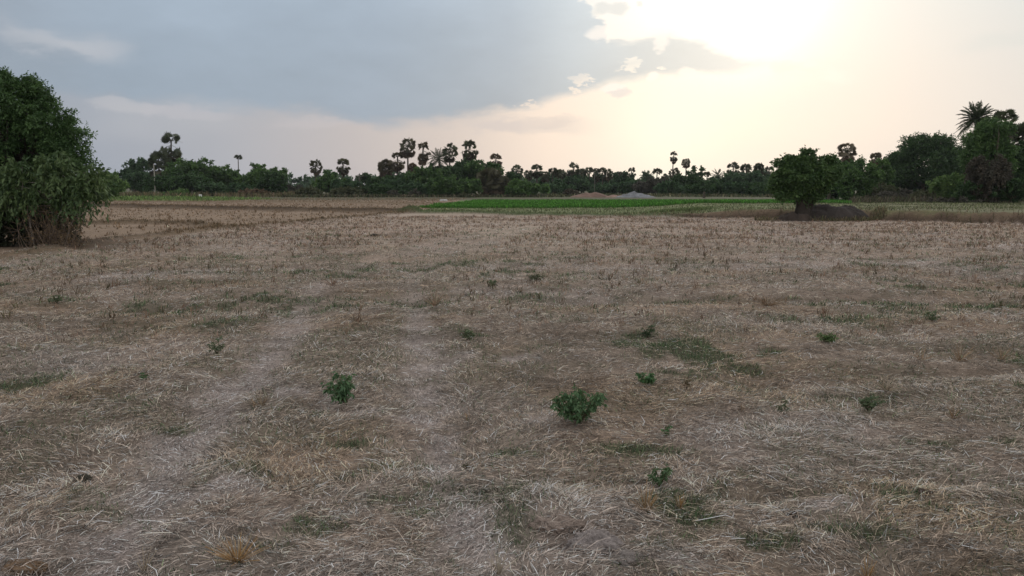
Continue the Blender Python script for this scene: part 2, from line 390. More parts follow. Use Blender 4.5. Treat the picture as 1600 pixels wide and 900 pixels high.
def masks(x, y):
    g = sst(fbm(x, y, 1.7, 4, 41), .55, .66)*.85*sst(fbm(x, y, .45, 3, 44), .42, .56)
    jx = (fbm(x, y, .5, 3, 51)-.5)*.5; jy = (fbm(x, y, .5, 3, 61)-.5)*.5
    for px, py, rx, ry in green_spots:
        lx, ly = G(px, py); g = np.maximum(g, .95*np.exp(-(((x-lx+jx*rx*2.2)/rx)**2+((y-ly+jy*ry*3)/ry)**2)**1.3))
    g = g*(.25+.75*sst(fbm(x, y, .30, 3, 71), .40, .50))
    dt = np.minimum(pdist(x+jx*.5, y+jy*.5, trk1), pdist(x+jx*.5, y+jy*.5, trk2))
    p = .9*np.exp(-(dt/.24)**2)*(1-sst(y, 6, 15)*.8)
    for px, py, rx, ry in pale_spots:
        lx, ly = G(px, py); p = np.maximum(p, .85*np.exp(-(((x-lx+jx)/rx)**2+((y-ly+jy)/ry)**2)))
    p = p*sst(fbm(x, y, .22, 3, 81), .34, .56)
    p = np.maximum(p, .74*np.exp(-(dt/.17)**2)*(.55+.45*sst(fbm(x, y, .25, 3, 82), .35, .6))*(1-sst(y, 7, 17)*.75))
    p = np.maximum(p, .35*sst(fbm(x, y, 2.2, 3, 91), .56, .72))
    o = sst(fbm(x, y, 1.1, 4, 101), .50, .70)          # ochre patches
    dk = sst(fbm(x*.55, y, .9, 4, 111), .57, .75)*.75
    g = np.maximum(g, .24*sst(fbm(x, y, .6, 3, 48), .35, .6))
    g = g*(1-p*.8)
    return g, p, o, dk
def mixc(a, b, t): return a*(1-t[..., None])+np.asarray(b)*t[..., None]
def ground_col(x, y):
    g, p, o, dk = masks(x, y)
    z = zones(x, y)
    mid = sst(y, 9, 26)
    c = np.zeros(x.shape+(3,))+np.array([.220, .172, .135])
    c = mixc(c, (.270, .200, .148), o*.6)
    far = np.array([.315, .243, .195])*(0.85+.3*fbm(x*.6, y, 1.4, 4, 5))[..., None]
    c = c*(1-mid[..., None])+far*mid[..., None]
    c = mixc(c, (.38, .325, .305), p*.75)
    c = mixc(c, (.045, .052, .026), g*(.85-.4*mid))
    mm = sst(y, 6, 9)*(1-sst(y, 18, 30)); c = mixc(c, (.085, .068, .048), dk*(.35+.1*mm))
    c = mixc(c, (.075, .066, .042), mm*sst(fbm(x*.5, y, .35, 4, 131), .52, .66)*.5)
    # pale broad sweeps running up the field
    sw = sst(fbm(x*.9+y*.18, y*.12, 2.0, 3, 15), .52, .66)*mid
    c = mixc(c, (.33, .265, .205), sw*.5)
    # left plots
    l = np.array([.215, .158, .112])*(0.75+.5*fbm(x*.4, y, 1.5, 4, 25))[..., None]
    c = np.where(z['left'][..., None], l, c)
    # pale strip and plots beyond the far bund
    gr = np.array([.135, .155, .072])*(0.8+.4*fbm(x*.25, y, 1.5, 4, 35))[..., None]
    gr = mixc(gr, (.14, .13, .082), sst(x, 12, 22)*.75)
    c = np.where(z['beyond'][..., None], gr, c)
    fade = sst(y, 88, 99)*.9
    c = mixc(c, (.075, .075, .045), fade)
    c = np.where(z['paddy'][..., None], np.array([.055, .12, .02]), c)
    c = np.where(z['lawn'][..., None], np.array([.11, .15, .05])*(0.8+.5*fbm(x, y, 3, 3, 2))[..., None], c)
    # bund colours
    wob = (fbm(x, y, .8, 3, 33)-.5)*.5
    for pl, wd, cc, amt in ((edge_left, .42, (.11, .078, .048), .85), (bund_b, .5, (.085, .06, .036), .95), (bund_c, .95, (.055, .038, .024), .95),
                       (bund_d, .8, (.11, .08, .045), .8), (far_l, .62, (.055, .078, .028), .95)):
        d = np.abs(pdist(x, y, pl)+wob)
        c = mixc(c, cc, np.exp(-(d/wd)**2)*amt)
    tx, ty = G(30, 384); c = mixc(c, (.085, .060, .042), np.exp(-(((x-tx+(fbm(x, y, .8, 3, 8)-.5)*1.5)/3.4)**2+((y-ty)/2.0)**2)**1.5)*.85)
    fy = far_y(x); xr = far_r[0][0]
    b = sst(y-fy, -.55, -.2)*(1-sst(y-fy, .7, 1.3))*sst(x, xr-.5, xr+.8)
    bc = mixc(np.zeros(x.shape+(3,))+np.array([.060, .042, .030]), (.145, .105, .072), sst(y-fy+.5*(fbm(x, y*2, .7, 3, 43)-.5), -.15, .25)); bc = mixc(bc, (.135, .13, .068), sst(y-fy+.9*(fbm(x, y*2, 1.1, 3, 47)-.5), .25, .55))
    c = c*(1-b[..., None])+bc*b[..., None]
    return c

def axis(breaks):
    out = [breaks[0][0]]
    for (a, st0), (b, st1) in zip(breaks[:-1], breaks[1:]):
        t = a
        while t < b:
            k = (t-a)/(b-a); t += st0+(st1-st0)*k; out.append(min(t, b))
    return np.array(sorted(set(np.round(out, 4))))
ys = axis([(-12, .8), (0, .3), (2, .04), (9, .05), (20, .10), (34, .12), (60, .25), (120, 1.2), (300, 15), (3500, 400)])
xh = axis([(0, .045), (4, .05), (9, .11), (20, .25), (60, 1.0), (200, 12), (3000, 400)])
xs = np.concatenate([-xh[::-1][:-1], xh])
gx, gy = np.meshgrid(xs, ys)
# fan the columns out with distance so the grid stays fine where it is seen large
gz = height(gx, gy); gz = np.where(np.abs(gx)+gy > 400, 0, gz)
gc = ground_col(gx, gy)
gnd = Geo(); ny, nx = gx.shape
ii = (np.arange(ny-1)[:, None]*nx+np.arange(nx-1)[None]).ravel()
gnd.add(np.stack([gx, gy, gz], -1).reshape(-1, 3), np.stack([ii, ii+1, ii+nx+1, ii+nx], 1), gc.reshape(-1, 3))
mg = bpy.data.materials.new('field_soil'); mg.use_nodes = True; t = NB(mg.node_tree); mg.node_tree.nodes.clear()
at = t.n('ShaderNodeAttribute', attribute_name='col').outputs['Color']; oc = t.n('ShaderNodeTexCoord').outputs['Object']
f1 = t.noise(oc, 55, 4, .7); f2 = t.noise(oc, 9, 4, .65); f3 = t.noise(oc, 2.0, 4, .6)
mp = t.n('ShaderNodeMapping'); mp.inputs['Scale'].default_value = (6, 30, 6); mp.inputs['Rotation'].default_value = (0, 0, .5); t.l(oc, mp.inputs[0])
f4 = t.noise(mp.outputs[0], 4, 4, .7)
k = t.m('MULTIPLY', t.m('MULTIPLY_ADD', f1, 1.1, .45), t.m('MULTIPLY_ADD', f2, .9, .55))
k = t.m('MULTIPLY', k, t.m('MULTIPLY_ADD', f3, .5, .75)); k = t.m('MULTIPLY', k, t.m('MULTIPLY_ADD', f4, .7, .65))
vs = t.n('ShaderNodeVectorMath', operation='SCALE'); t.l(at, vs.inputs[0]); t.l(k, vs.inputs['Scale'])
p = t.n('ShaderNodeBsdfPrincipled'); t.l(vs.outputs[0], p.inputs['Base Color']); p.inputs['Roughness'].default_value = .95; p.inputs['Specular IOR Level'].default_value = .1
b = t.n('ShaderNodeBump'); b.inputs['Strength'].default_value = .9; b.inputs['Distance'].default_value = .03
t.l(t.m('ADD', f2, t.m('MULTIPLY', f1, .5)), b.inputs['Height']); t.l(b.outputs[0], p.inputs['Normal'])
o_ = t.n('ShaderNodeOutputMaterial'); t.l(p.outputs[0], o_.inputs[0])
ground = gnd.build('ground', mg, smooth=True); tag(ground, kind='structure')

# ------------------------------------------------------------------ straw, stubble, grass (nobody could count these)
rng = np.random.default_rng(11)
def scatter(y0, y1, dens, rng, half=.76, pad=.8):
    area = half*(y1*y1-y0*y0)+2*pad*(y1-y0); n = int(area*dens)
    y = np.sqrt(rng.random(n)*(y1*y1-y0*y0)+y0*y0); x = (rng.random(n)*2-1)*(half*y+pad)
    return x, y
def ribbons(g, x, y, z, dx, dy, dz, L, wd, col, bend, lift=None):
    """two-piece bent straws lying on the ground"""
    n = len(x); b0 = np.stack([x, y, z], 1); d = unit(np.stack([dx, dy, dz], 1))
    tilt = rng.normal(size=(n, 3))*.35+np.array([0, 0, 1.0])
    s = unit(np.cross(d, tilt))*wd[:, None]*.5
    m = b0+d*L[:, None]*.5+bend; e = b0+d*L[:, None]+bend*.4
    V = np.stack([b0-s, b0+s, m-s, m+s, e-s*.5, e+s*.5], 1)
    i = np.arange(n)[:, None]*6
    f = np.concatenate([i+np.array([0, 1, 3, 2]), i+np.array([2, 3, 5, 4])])
    g.add(V.reshape(-1, 3), f, np.repeat(col, 6, 0))
straw = Geo()
for y0, y1, dens, wmul in ((2.2, 4.2, 13500, .74), (4.2, 6.5, 9500, .80), (6.5, 10, 4800, .95), (10, 16, 2100, 1.2), (16, 27, 620, 1.7), (27, 42, 130, 2.6)):
    x, y = scatter(y0, y1, dens, rng)
    z = zones(x, y); ok = z['field']; x, y = x[ok], y[ok]
    g_, p_, o_m, dk_ = masks(x, y); mat_ = .50+.50*sst(fbm(x, y, .16, 3, 421), .38, .55)
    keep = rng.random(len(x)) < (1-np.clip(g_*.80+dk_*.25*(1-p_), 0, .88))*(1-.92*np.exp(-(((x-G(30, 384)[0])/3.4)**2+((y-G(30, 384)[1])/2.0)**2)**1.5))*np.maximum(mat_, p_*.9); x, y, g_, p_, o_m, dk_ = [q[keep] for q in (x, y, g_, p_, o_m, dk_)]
    n = len(x)
    flow = (fbm(x, y, .8, 2, 201)-.5)*9+(fbm(x, y, .22, 1, 211)-.5)*4
    th = flow+rng.normal(size=n)*.9
    short = p_ > .35
    L = np.exp(rng.normal(-3.12, .5, n)); L = np.where(short, L*.62, L); L = np.clip(L, .012, .17)*(1+.25*(wmul-1))
    wd = rng.uniform(.0020, .0046, n)*wmul
    el_ = np.abs(rng.normal(0, .16, n)); stand = rng.random(n) < .05; el_ = np.where(stand, rng.uniform(.5, 1.3, n), el_)
    L = np.where(stand, L*.6, L)
    zz = height(x, y)+rng.random(n)**2*.020*(.3+1.6*sst(fbm(x, y, .16, 3, 421), .38, .60))+.001
    br = np.exp(rng.normal(-.26, .55, n))*(1-.35*dk_)*(.72+.56*fbm(x, y, .28, 2, 401))*(.88+.24*fbm(x, y, 1.3, 3, 411))
    base = np.array([.555, .445, .36])+np.zeros((n, 3))
    base = mixc(base, (.46, .315, .185), o_m*.5)
    base = mixc(base, (.62, .545, .52), p_*.9)
    base = mixc(base, (.30, .27, .17), g_*.6)
    gg = rng.random(n) < .18; base[gg] = (.42, .41, .38)
    dd = rng.random(n) < .32; base[dd] *= .42
    cc = np.clip(base*br[:, None], .02, .70)
    bend = rng.normal(size=(n, 3))*np.array([.05, .05, .02])*L[:, None]*(1+2.5*(rng.random((n, 1)) < .15))
    bend[:, 2] += L*.05
    ribbons(straw, x, y, zz, np.cos(th)*np.cos(el_), np.sin(th)*np.cos(el_), np.sin(el_), L, wd, cc, bend)
o = straw.build('straw_litter', M_STRAW); tag(o, 'loose dry rice straw lying over the harvested field', 'straw', kind='stuff')

stub = Geo()
def stubble(y0, y1, dens, hmin, hmax, wd0, rad, nb, cols, sel):
    x, y = scatter(y0, y1, dens, rng); ok = sel(x, y); x, y = x[ok], y[ok]
    n = len(x); ht = rng.uniform(hmin, hmax, n)
    c0 = np.array(cols)[rng.integers(0, len(cols), n)]*np.exp(rng.normal(0, .25, n))[:, None]
    for k in range(nb):
        a = rng.uniform(0, 2*pi, n); r = rng.random(n)*rad
        bx, by = x+np.cos(a)*r, y+np.sin(a)*r; zz = height(bx, by)-.005
        le = rng.normal(0, .35, (n, 2)); L = ht*rng.uniform(.5, 1.15, n)
        cc = np.clip(c0*np.exp(rng.normal(0, .2, n))[:, None], .02, .6)
        ribbons(stub, bx, by, zz, le[:, 0], le[:, 1], np.ones(n), L, wd0*(.6+.8*rng.random(n)), cc, rng.normal(size=(n, 3))*.08*L[:, None])
trk_d = lambda x, y: np.minimum(pdist(x, y, trk1), pdist(x, y, trk2))
fieldsel = lambda x, y: zones(x, y)['field'] & (rng.random(len(x)) < (.30+.70*sst(fbm(x, y, 1.2, 3, 301), .38, .58))*sst(trk_d(x, y), .25, .8))
brown = [(.25, .165, .12), (.33, .235, .17), (.17, .115, .085), (.40, .30, .22), (.12, .09, .06)]
stubble(8, 20, 26, .03, .085, .006, .045, 6, brown, fieldsel)
stubble(20, 43, 24, .04, .11, .011, .06, 5, brown, fieldsel)
stubble(9, 43, 2.2, .08, .16, .010, .06, 7, [(.12, .085, .055), (.17, .11, .075), (.09, .08, .045)], fieldsel)
stubble(5, 12, 2.5, .03, .09, .004, .03, 5, [(.30, .20, .11), (.20, .14, .08), (.34, .25, .15)], lambda x, y: zones(x, y)['field'] & (rng.random(len(x)) < sst(fbm(x, y, 1.6, 3, 301), .45, .65)))
leftsel = lambda x, y: zones(x, y)['left'] & (x < 0)
stubble(25, 110, 3.0, .05, .16, .025, .10, 4, [(.22, .155, .10), (.28, .21, .15), (.16, .11, .07)], leftsel)
def near_bund(w, *pls):
    return lambda x, y: np.min([pdist(x, y, p) for p in pls], 0) < w*(.3+.9*rng.random(len(x)))
stubble(25, 70, 30, .05, .15, .015, .08, 4, [(.13, .09, .055), (.20, .14, .085), (.10, .08, .045)], near_bund(.55, edge_left, bund_b, bund_c))
o = stub.build('rice_stubble', M_STRAW); tag(o, 'short brown rice stubble standing in the harvested field', 'stubble', kind='stuff')

gr = Geo()
def blades(g, x, y, hmin, hmax, wd, cols, zoff=0, lean=.5):
    n = len(x); L = rng.uniform(hmin, hmax, n); le = rng.normal(0, lean, (n, 2))
    c = np.array(cols)[rng.integers(0, len(cols), n)]*np.exp(rng.normal(0, .42, n))[:, None]
    ribbons(g, x, y, height(x, y)-.004+zoff, le[:, 0], le[:, 1], np.ones(n), L, np.full(n, wd)*(.7+.6*rng.random(n)), np.clip(c, .005, .6), rng.normal(size=(n, 3))*.12*L[:, None])
greens = [(.055, .090, .040), (.080, .120, .056), (.045, .068, .035), (.13, .165, .09)]
for y0, y1, dens, wdd, hh in ((2.2, 5, 9000, .0028, .050), (5, 9, 3400, .004, .060), (9, 18, 800, .008, .075), (18, 30, 110, .014, .09)):
    x, y = scatter(y0, y1, dens, rng); ok = zones(x, y)['field']; x, y = x[ok], y[ok]
    g_, p_, _, _ = masks(x, y); ok = rng.random(len(x)) < (g_-.10)*1.25; x, y = x[ok], y[ok]
    blades(gr, x, y, .015, hh, wdd, greens, lean=.8)
o = gr.build('green_grass', M_GRASS); tag(o, 'patches of short green grass coming up through the straw', 'grass', kind='stuff')

gb = Geo()
x, y = scatter(36, 60, 75, rng, half=.70)
ok = (pdist(x, y, far_l) < .75*rng.random(len(x))+.15); blades(gb, x[ok], y[ok], .05, .15, .02, [(.06, .09, .03), (.09, .12, .045), (.10, .12, .05)])
x, y = scatter(32, 58, 40, rng, half=.72); dy = y-far_y(x)
ok = (dy > -.25) & (dy < 1.4) & (x > far_r[0][0]-1) & (fbm(x, y, 1.5, 2, 77) > .42); blades(gb, x[ok], y[ok], .08, .30, .02, [(.10, .085, .045), (.145, .12, .075), (.07, .075, .035), (.11, .075, .055)])
mx_, my_ = W(1296, 345, 37.5)[0], 37.5; n = 1500; a_ = rng.uniform(pi, 2*pi, n); blades(gb, mx_-.5+np.cos(a_)*2.9*rng.uniform(.85, 1.1, n), my_+np.sin(a_)*1.25*rng.uniform(.8, 1.2, n), .05, .30, .018, [(.13, .11, .06), (.08, .09, .04), (.17, .13, .08)])
hx, hy = G(1068, 333); n = 5000; ax, ay = rng.normal(hx, .9, n), rng.normal(hy+1.0, .45, n); blades(gb, ax, ay, .06, .20, .02, [(.10, .14, .05), (.15, .19, .08), (.08, .10, .04)])
x, y = scatter(42, 66, 20, rng, half=.72); z = zones(x, y); ok = z['beyond'] & ~z['paddy']
blades(gb, x[ok], y[ok], .04, .14, .03, [(.10, .12, .05), (.13, .125, .07), (.085, .10, .045)])
x, y = scatter(90, 175, 6, rng, half=.72); ok = inpoly(x, y, lawn); blades(gb, x[ok], y[ok], .10, .35, .08, [(.09, .14, .04), (.13, .19, .06)])
o = gb.build('bund_grass', M_GRASS); tag(o, 'rough grass growing along the low earth bunds and far plots', 'grass', kind='stuff')

pd = Geo()
x, y = scatter(56, 118, 40, rng, half=.50, pad=2); ok = inpoly(x, y, paddy); x, y = x[ok], y[ok]
blades(pd, x, y, .10, .22, .055, [(.052, .150, .020), (.065, .18, .026), (.042, .115, .016), (.085, .195, .038)], lean=.3)
x, y = scatter(56, 70, 120, rng, half=.50, pad=2); ok = inpoly(x, y, paddy) & (pdist(x, y, [paddy[0], paddy[4], paddy[3]]) < 1.0); x, y = x[ok], y[ok]
blades(pd, x, y, .10, .22, .04, [(.040, .115, .016), (.05, .14, .02)], lean=.3)
o = pd.build('rice_crop', M_GRASS); tag(o, 'bright green young rice crop in the far plot', 'rice', kind='stuff')

# ------------------------------------------------------------------ foliage builders
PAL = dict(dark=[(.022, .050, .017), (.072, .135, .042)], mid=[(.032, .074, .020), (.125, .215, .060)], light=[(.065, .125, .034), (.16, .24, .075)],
           olive=[(.060, .070, .032), (.10, .105, .052)], grey=[(.065, .062, .048), (.125, .118, .095)], brown=[(.11, .075, .048), (.17, .12, .08)],
           cool=[(.028, .062, .026), (.085, .150, .062)], red=[(.042, .042, .028), (.092, .072, .052)])
def crown(g, rng, lobes, n_clump, n_twig, n_leaf, clump_r, L, Wd, pal, droop=.15, dens_shell=.45, boughs=0, bsize=.30):
    lobes = np.asarray(lobes, float)
    if boughs:      # foliage gathers on separate boughs standing out of a darker core
        vv = (lobes[:, 3]*lobes[:, 5]); pi_ = rng.choice(len(lobes), boughs, p=vv/vv.sum()); dd_ = unit(rng.normal(size=(boughs, 3))+np.array([0, 0, .25]))
        pos = lobes[pi_, :3]+dd_*lobes[pi_, 3:]*rng.uniform(.55, .92, (boughs, 1)); mn = np.min(lobes[pi_, 3:], 1)
        sz = (bsize*(mn/mn.mean())**.3*np.sqrt(np.median(lobes[:, 3]*lobes[:, 5])))*rng.uniform(.65, 1.35, boughs)
        inner = lobes.copy(); inner[:, 3:] *= .70
        lobes = np.concatenate([inner, np.concatenate([pos, np.stack([sz*1.15, sz, sz*.72], 1)], 1)])
    vol = lobes[:, 3]*lobes[:, 4]*lobes[:, 5]; vol = vol**(2/3); pr = vol/vol.sum()
    li = rng.choice(len(lobes), n_clump, p=pr)
    d = unit(rng.normal(size=(n_clump, 3))); r = dens_shell+(1-dens_shell)*rng.random(n_clump)**.6
    r = r*(.92+.22*rng.random(n_clump))
    C = lobes[li, :3]+d*lobes[li, 3:]*r[:, None]
    cen = (lobes[:, :3]*pr[:, None]).sum(0)
    out = unit(unit(C-cen)*.8+d*.7+np.array([0, 0, .25]))
    tone = rng.random(n_clump)
    # twigs
    nt_ = n_clump*n_twig; ci = np.repeat(np.arange(n_clump), n_twig)
    td = unit(out[ci]*.7+rng.normal(size=(nt_, 3))*.75)
    tl = clump_r*rng.uniform(.6, 1.5, nt_)
    nl = nt_*n_leaf; ti = np.repeat(np.arange(nt_), n_leaf); s = rng.random(nl)
    p = C[ci][ti]+td[ti]*(tl[ti]*s)[:, None]
    p[:, 2] -= droop*clump_r*s*s*2
    p += rng.normal(size=(nl, 3))*clump_r*.10
    ld = unit(td[ti]*.6+rng.normal(size=(nl, 3))*.8+np.array([0, 0, -droop*1.2]))
    a, b = np.array(pal[0]), np.array(pal[1])
    tt = np.clip(.65*tone[ci][ti]**1.5+.35*rng.random(nl), 0, 1)
    col = a+(b-a)*tt[:, None]
    leaves(g, rng, p, ld, L*rng.uniform(.7, 1.3, nl), Wd*rng.uniform(.7, 1.3, nl), col)
    return C
def limbs(g, rng, C, root, r0, k=7, n=6, col=(.10, .08, .06)):
    idx = rng.choice(len(C), min(k, len(C)), replace=False)
    for i in idx:
        e = C[i]; mid = root*.45+e*.55+rng.normal(size=3)*.06*np.linalg.norm(e-root); mid[2] = root[2]*.4+e[2]*.6
        tt = np.linspace(0, 1, 6)[:, None]; pts = (1-tt)**2*root+2*tt*(1-tt)*mid+tt*tt*e
        tube(g, pts, np.linspace(r0*.6, r0*.10, 6), n, col)
def auto_lobes(rng, w, h, zc, n=7):
    L = [(0, 0, zc, w*.40, w*.36, h*.42), (0, 0, zc-h*.22, w*.42, w*.36, h*.26)]
    for i in range(n):
        a = 2*pi*i/n+rng.uniform(-.4, .4); u = rng.uniform(-.75, .8)
        rr = math.sqrt(max(0, 1-u*u))*.62
        s = rng.uniform(.20, .31)
        L.append((cos(a)*rr*w*.5, sin(a)*rr*w*.5, zc+u*h*.30, w*s, w*s, h*s*rng.uniform(.8, 1.1)))
    return L
def broad(name, px, top, wpx, Y, pal, label, cat, group, bot=None, dens=1.0, leafpx=1.6, lobes=None, droop=.15, trunk=True, seed=0):
    """a tree or bush: px centre, top row, width in photo pixels, distance; bot = row where the foliage ends"""
    rg = np.random.default_rng(int(px*7+top*13+seed))
    hh_ = (bot if bot else 306)-top; x, _, zt = W(px, top-.09*hh_, Y); m = Y/F; w = wpx*m*1.10
    zb = 0.02 if bot is None else max(.05, W(px, bot, Y)[2])
    h = (zt-zb); zc = (zt+zb)/2
    root = empty(name, (x, Y, float(height(np.array(x), np.array(Y*1.0)))-.03), label, cat, group)
    L = leafpx*m*2.3; W_ = L*.62
    lob = auto_lobes(rg, w, h, zc) if lobes is None else [(a*w, b*w, zb+c*h, d*w, d*w, e*h) for a, b, c, d, e in lobes]
    area = w*h*.8; nleaf = int(np.clip(dens*13.0*area/(L*W_*.5), 400, 60000))
    ntw, nlf = 5, 9; ncl = max(12, nleaf//(ntw*nlf))
    cg = Geo(); clr = max(.16*min(w, h)*.55, L*1.0)
    C = crown(cg, rg, lob, ncl, ntw, nlf, clr, L, W_, PAL[pal], droop, boughs=16 if dens > .6 else 0, bsize=.36)
    cg.v = [np.concatenate([v[:, :2], np.maximum(v[:, 2:], .01)], 1) for v in cg.v]
    tg = Geo(); r0 = max(.05, .030*h*(1.3 if trunk else .5))
    rt = np.array([0, 0, zb+.12*h if bot is not None else .12*h])
    lean = rg.uniform(-.05, .05)*h
    rt[0] += lean
    zz = np.linspace(-.1, rt[2]+.05, 5); tube(tg, np.stack([np.linspace(0, rt[0], 5), 0*zz, zz], 1), np.linspace(r0*1.35, r0*.8, 5), 8, (.09, .072, .055))
    limbs(tg, rg, C, rt, r0, 9, 5, (.09, .072, .055))
    tg.build('trunk' if trunk else 'stems', M_BARK, root, True)
    cg.build('crown' if trunk else 'foliage', M_DRY if pal in ('grey', 'brown') else M_LEAF, root)
    return root

def fan(g, rg, hub, d, r, col, seg=13):
    """one pleated palmyra fan leaf facing out along d"""
    d = d/np.linalg.norm(d); ref = rg.normal(size=3); s = np.cross(d, ref); s /= np.linalg.norm(s)
    u = np.cross(s, d)
    a = np.linspace(-2.35, 2.35, seg*2+1); V = [hub-d*r*.10]
    for k in range(seg):
        for q, rr in ((a[2*k], .62), (a[2*k+1], 1.0*rg.uniform(.85, 1.1))):
            V.append(hub+(u*cos(q)*0+s*sin(q)+d*cos(q))*r*rr+u*(.10*r*(rr-.6)))
    V.append(hub+(s*sin(a[-1])+d*cos(a[-1]))*r*.62)
    V = np.array(V); m = len(V)
    g.add(V, np.array([(0, i, i+1) for i in range(1, m-1)]), col)
def palm(px, top, bot, wpx, Y, style, label, group='palmyra palms along the tree line', tint=0.0, seed=0):
    rg = np.random.default_rng(int(px*11+top*3+seed)); m = Y/F
    x, _, zt = W(px, top, Y); zb = W(px, bot, Y)[2]; zb = max(zb, .1)
    root = empty('palmyra_palm', (x, Y, 0), label, 'palm', group)
    Rr = wpx*m/2*1.14; H = zt-zb; cg = Geo(); dg = Geo()
    gcol = np.array([.050, .062, .030])*(1-tint)+np.array([.10, .065, .045])*tint
    dcol = np.array([.060, .052, .034])*(1-tint)+np.array([.13, .082, .060])*tint
    heart = np.array([0, 0, zt-H*(.42 if style in ('globe', 'full') else .16)])
    tg = Geo(); le = rg.uniform(-.03, .03)*heart[2]; zz = np.linspace(-.2, heart[2], 9)
    tube(tg, np.stack([le*np.sin(zz/heart[2]*pi)*.8, 0*zz, zz], 1), np.linspace(.24, .13, 9)*min(1.0, max(.5, Rr/1.6)), 8, (.085, .07, .058))
    def put(dirs, dist, fr, geo, base, colr):
        for d in dirs:
            d = np.array(d, float); d /= np.linalg.norm(d)
            k = rg.uniform(.85, 1.12); hub = base+d*dist*k
            hub[2] -= .10*dist*(1-d[2])
            tube(cg, [base, (base+hub)/2+np.array([0, 0, .04*dist]), hub], [.035, .03, .025], 4, (.09, .085, .05))
            dd = d+rg.normal(size=3)*.25+np.array([0, 0, -.25]); fan(geo, rg, hub, dd, fr*rg.uniform(.8, 1.15), np.clip(colr*math.exp(rg.normal(0, .25)), 0, 1))
    def sph(n, zmin, zmax):
        out = []
        for i in range(n):
            z = zmin+(zmax-zmin)*(i+rg.random())/n; a = i*2.4+rg.uniform(-.3, .3); r = math.sqrt(max(.02, 1-z*z)); out.append((cos(a)*r, sin(a)*r, z))
        return out
    if style == 'globe':
        put(sph(30, -.55, 1.0), Rr*.68, Rr*.37, cg, heart, gcol)
        put(sph(16, -.98, -.45), Rr*.62, Rr*.38, dg, heart-np.array([0, 0, H*.12]), dcol)
    elif style == 'full':
        put(sph(56, -.6, 1.0), Rr*.68, Rr*.40, cg, heart, gcol)
        put(sph(24, -.98, -.3), Rr*.55, Rr*.42, dg, heart-np.array([0, 0, H*.25]), dcol)
    elif style == 'tuft':
        put(sph(20, .05, .9), Rr*.6, Rr*.45, cg, heart, gcol); put(sph(4, -.6, -.2), Rr*.4, Rr*.3, dg, heart, dcol)
    else:      # a flat tuft over a lower round skirt, as in tapped palms
        put(sph(17, .0, .85), Rr*.50, Rr*.40, cg, heart, gcol)
        low = np.array([0, 0, zt-H*.58]); hs = H*.36
        put([(cos(q_), sin(q_), -.35) for q_ in rg.uniform(0, 2*pi, 6)], Rr*.78, Rr*.30, cg, heart-np.array([0, 0, H*.12]), gcol)
        for geo, n, z0, z1, cc in ((cg, 15, -.1, .65, gcol), (dg, 20, -1, .15, dcol)):
            for d in sph(n, z0, z1):
                d = np.array(d)*np.array([Rr*.76, Rr*.76, hs])*rg.uniform(.75, 1.15); hub = low+d*.72*rg.uniform(.7, 1.1)
                tube(cg, [low, hub], [.035, .025], 4, (.09, .085, .05))
                fan(geo, rg, hub, d+rg.normal(size=3)*.35*Rr+np.array([0, 0, -.2*Rr]), Rr*.33*rg.uniform(.7, 1.3), np.clip(cc*math.exp(rg.normal(0, .25)), 0, 1))
    tg.build('trunk', M_BARK, root, True); cg.build('crown', M_LEAF, root); dg.build('dead_fronds', M_DRY, root)
    return root
def feather_palm(px, top, bot, wpx, Y, label, nf=46, pal=((.045, .065, .030), (.075, .10, .048)), name='date_palm', hc=.5, group='feather leaved palms'):
    rg = np.random.default_rng(int(px)); m = Y/F; x, _, zt = W(px, top, Y); zb = max(.1, W(px, bot, Y)[2])
    root = empty(name, (x, Y, 0), label, 'palm', group)
    Rr = wpx*m/2; hz = zt-(zt-zb)*hc; cg = Geo(); tg = Geo()
    zz = np.linspace(-.2, hz, 10); tube(tg, np.stack([.15*np.sin(zz/hz*2), 0*zz, zz], 1), np.linspace(.26, .19, 10), 9, (.08, .065, .05))
    a, b = np.array(pal[0]), np.array(pal[1]); sc_ = zt-hz
    for i in range(nf):
        z = 1-1.75*(i+.5)/nf; az_ = i*2.39996+rg.uniform(-.15, .15); r = math.sqrt(max(0, 1-z*z))
        d0 = np.array([cos(az_)*r, sin(az_)*r, z+.15]); d0 /= np.linalg.norm(d0)
        L = (Rr*r+sc_*abs(z))*1.12*rg.uniform(.9, 1.08); tt = np.linspace(0, 1, 14)[:, None]
        P = np.array([0, 0, hz])+d0*L*tt; P[:, 2] -= (.28*L*r+.02)*tt[:, 0]**2.2
        tube(cg, P, np.linspace(.028, .008, 14), 4, tuple(a*1.4))
        n = 38; s = np.linspace(.12, 1, n); Q = np.stack([np.interp(s, tt[:, 0], P[:, k]) for k in range(3)], 1)
        T = unit(np.gradient(Q, axis=0)); S = unit(np.cross(T, np.array([0, 0, 1.0])+0*T))
        for sg in (-1, 1):
            dd = T*.9+S*sg*.75+rg.normal(size=(n, 3))*.15+np.array([0, 0, .12])
            ll = L*.24*np.sin(np.clip(s*1.02, 0, 1)*pi*.86+.25)
            tn = rg.random((n, 1)); leaves(cg, rg, Q, dd, np.maximum(ll, .05), .035+0*ll, a+(b-a)*tn, fold=.05)
    tg.build('trunk', M_BARK, root, True); cg.build('fronds', M_LEAF, root)
    return root

# ------------------------------------------------------------------ trees and bushes along the far edge
TG = 'broad crowned trees along the tree line'; BG = 'bushes at the foot of the tree line'
T = lambda *a, **k: broad('broadleaf_tree', *a, cat='tree', group=TG, **k)
B = lambda *a, **k: broad('bush', *a, cat='bush', group=BG, trunk=False, **k)
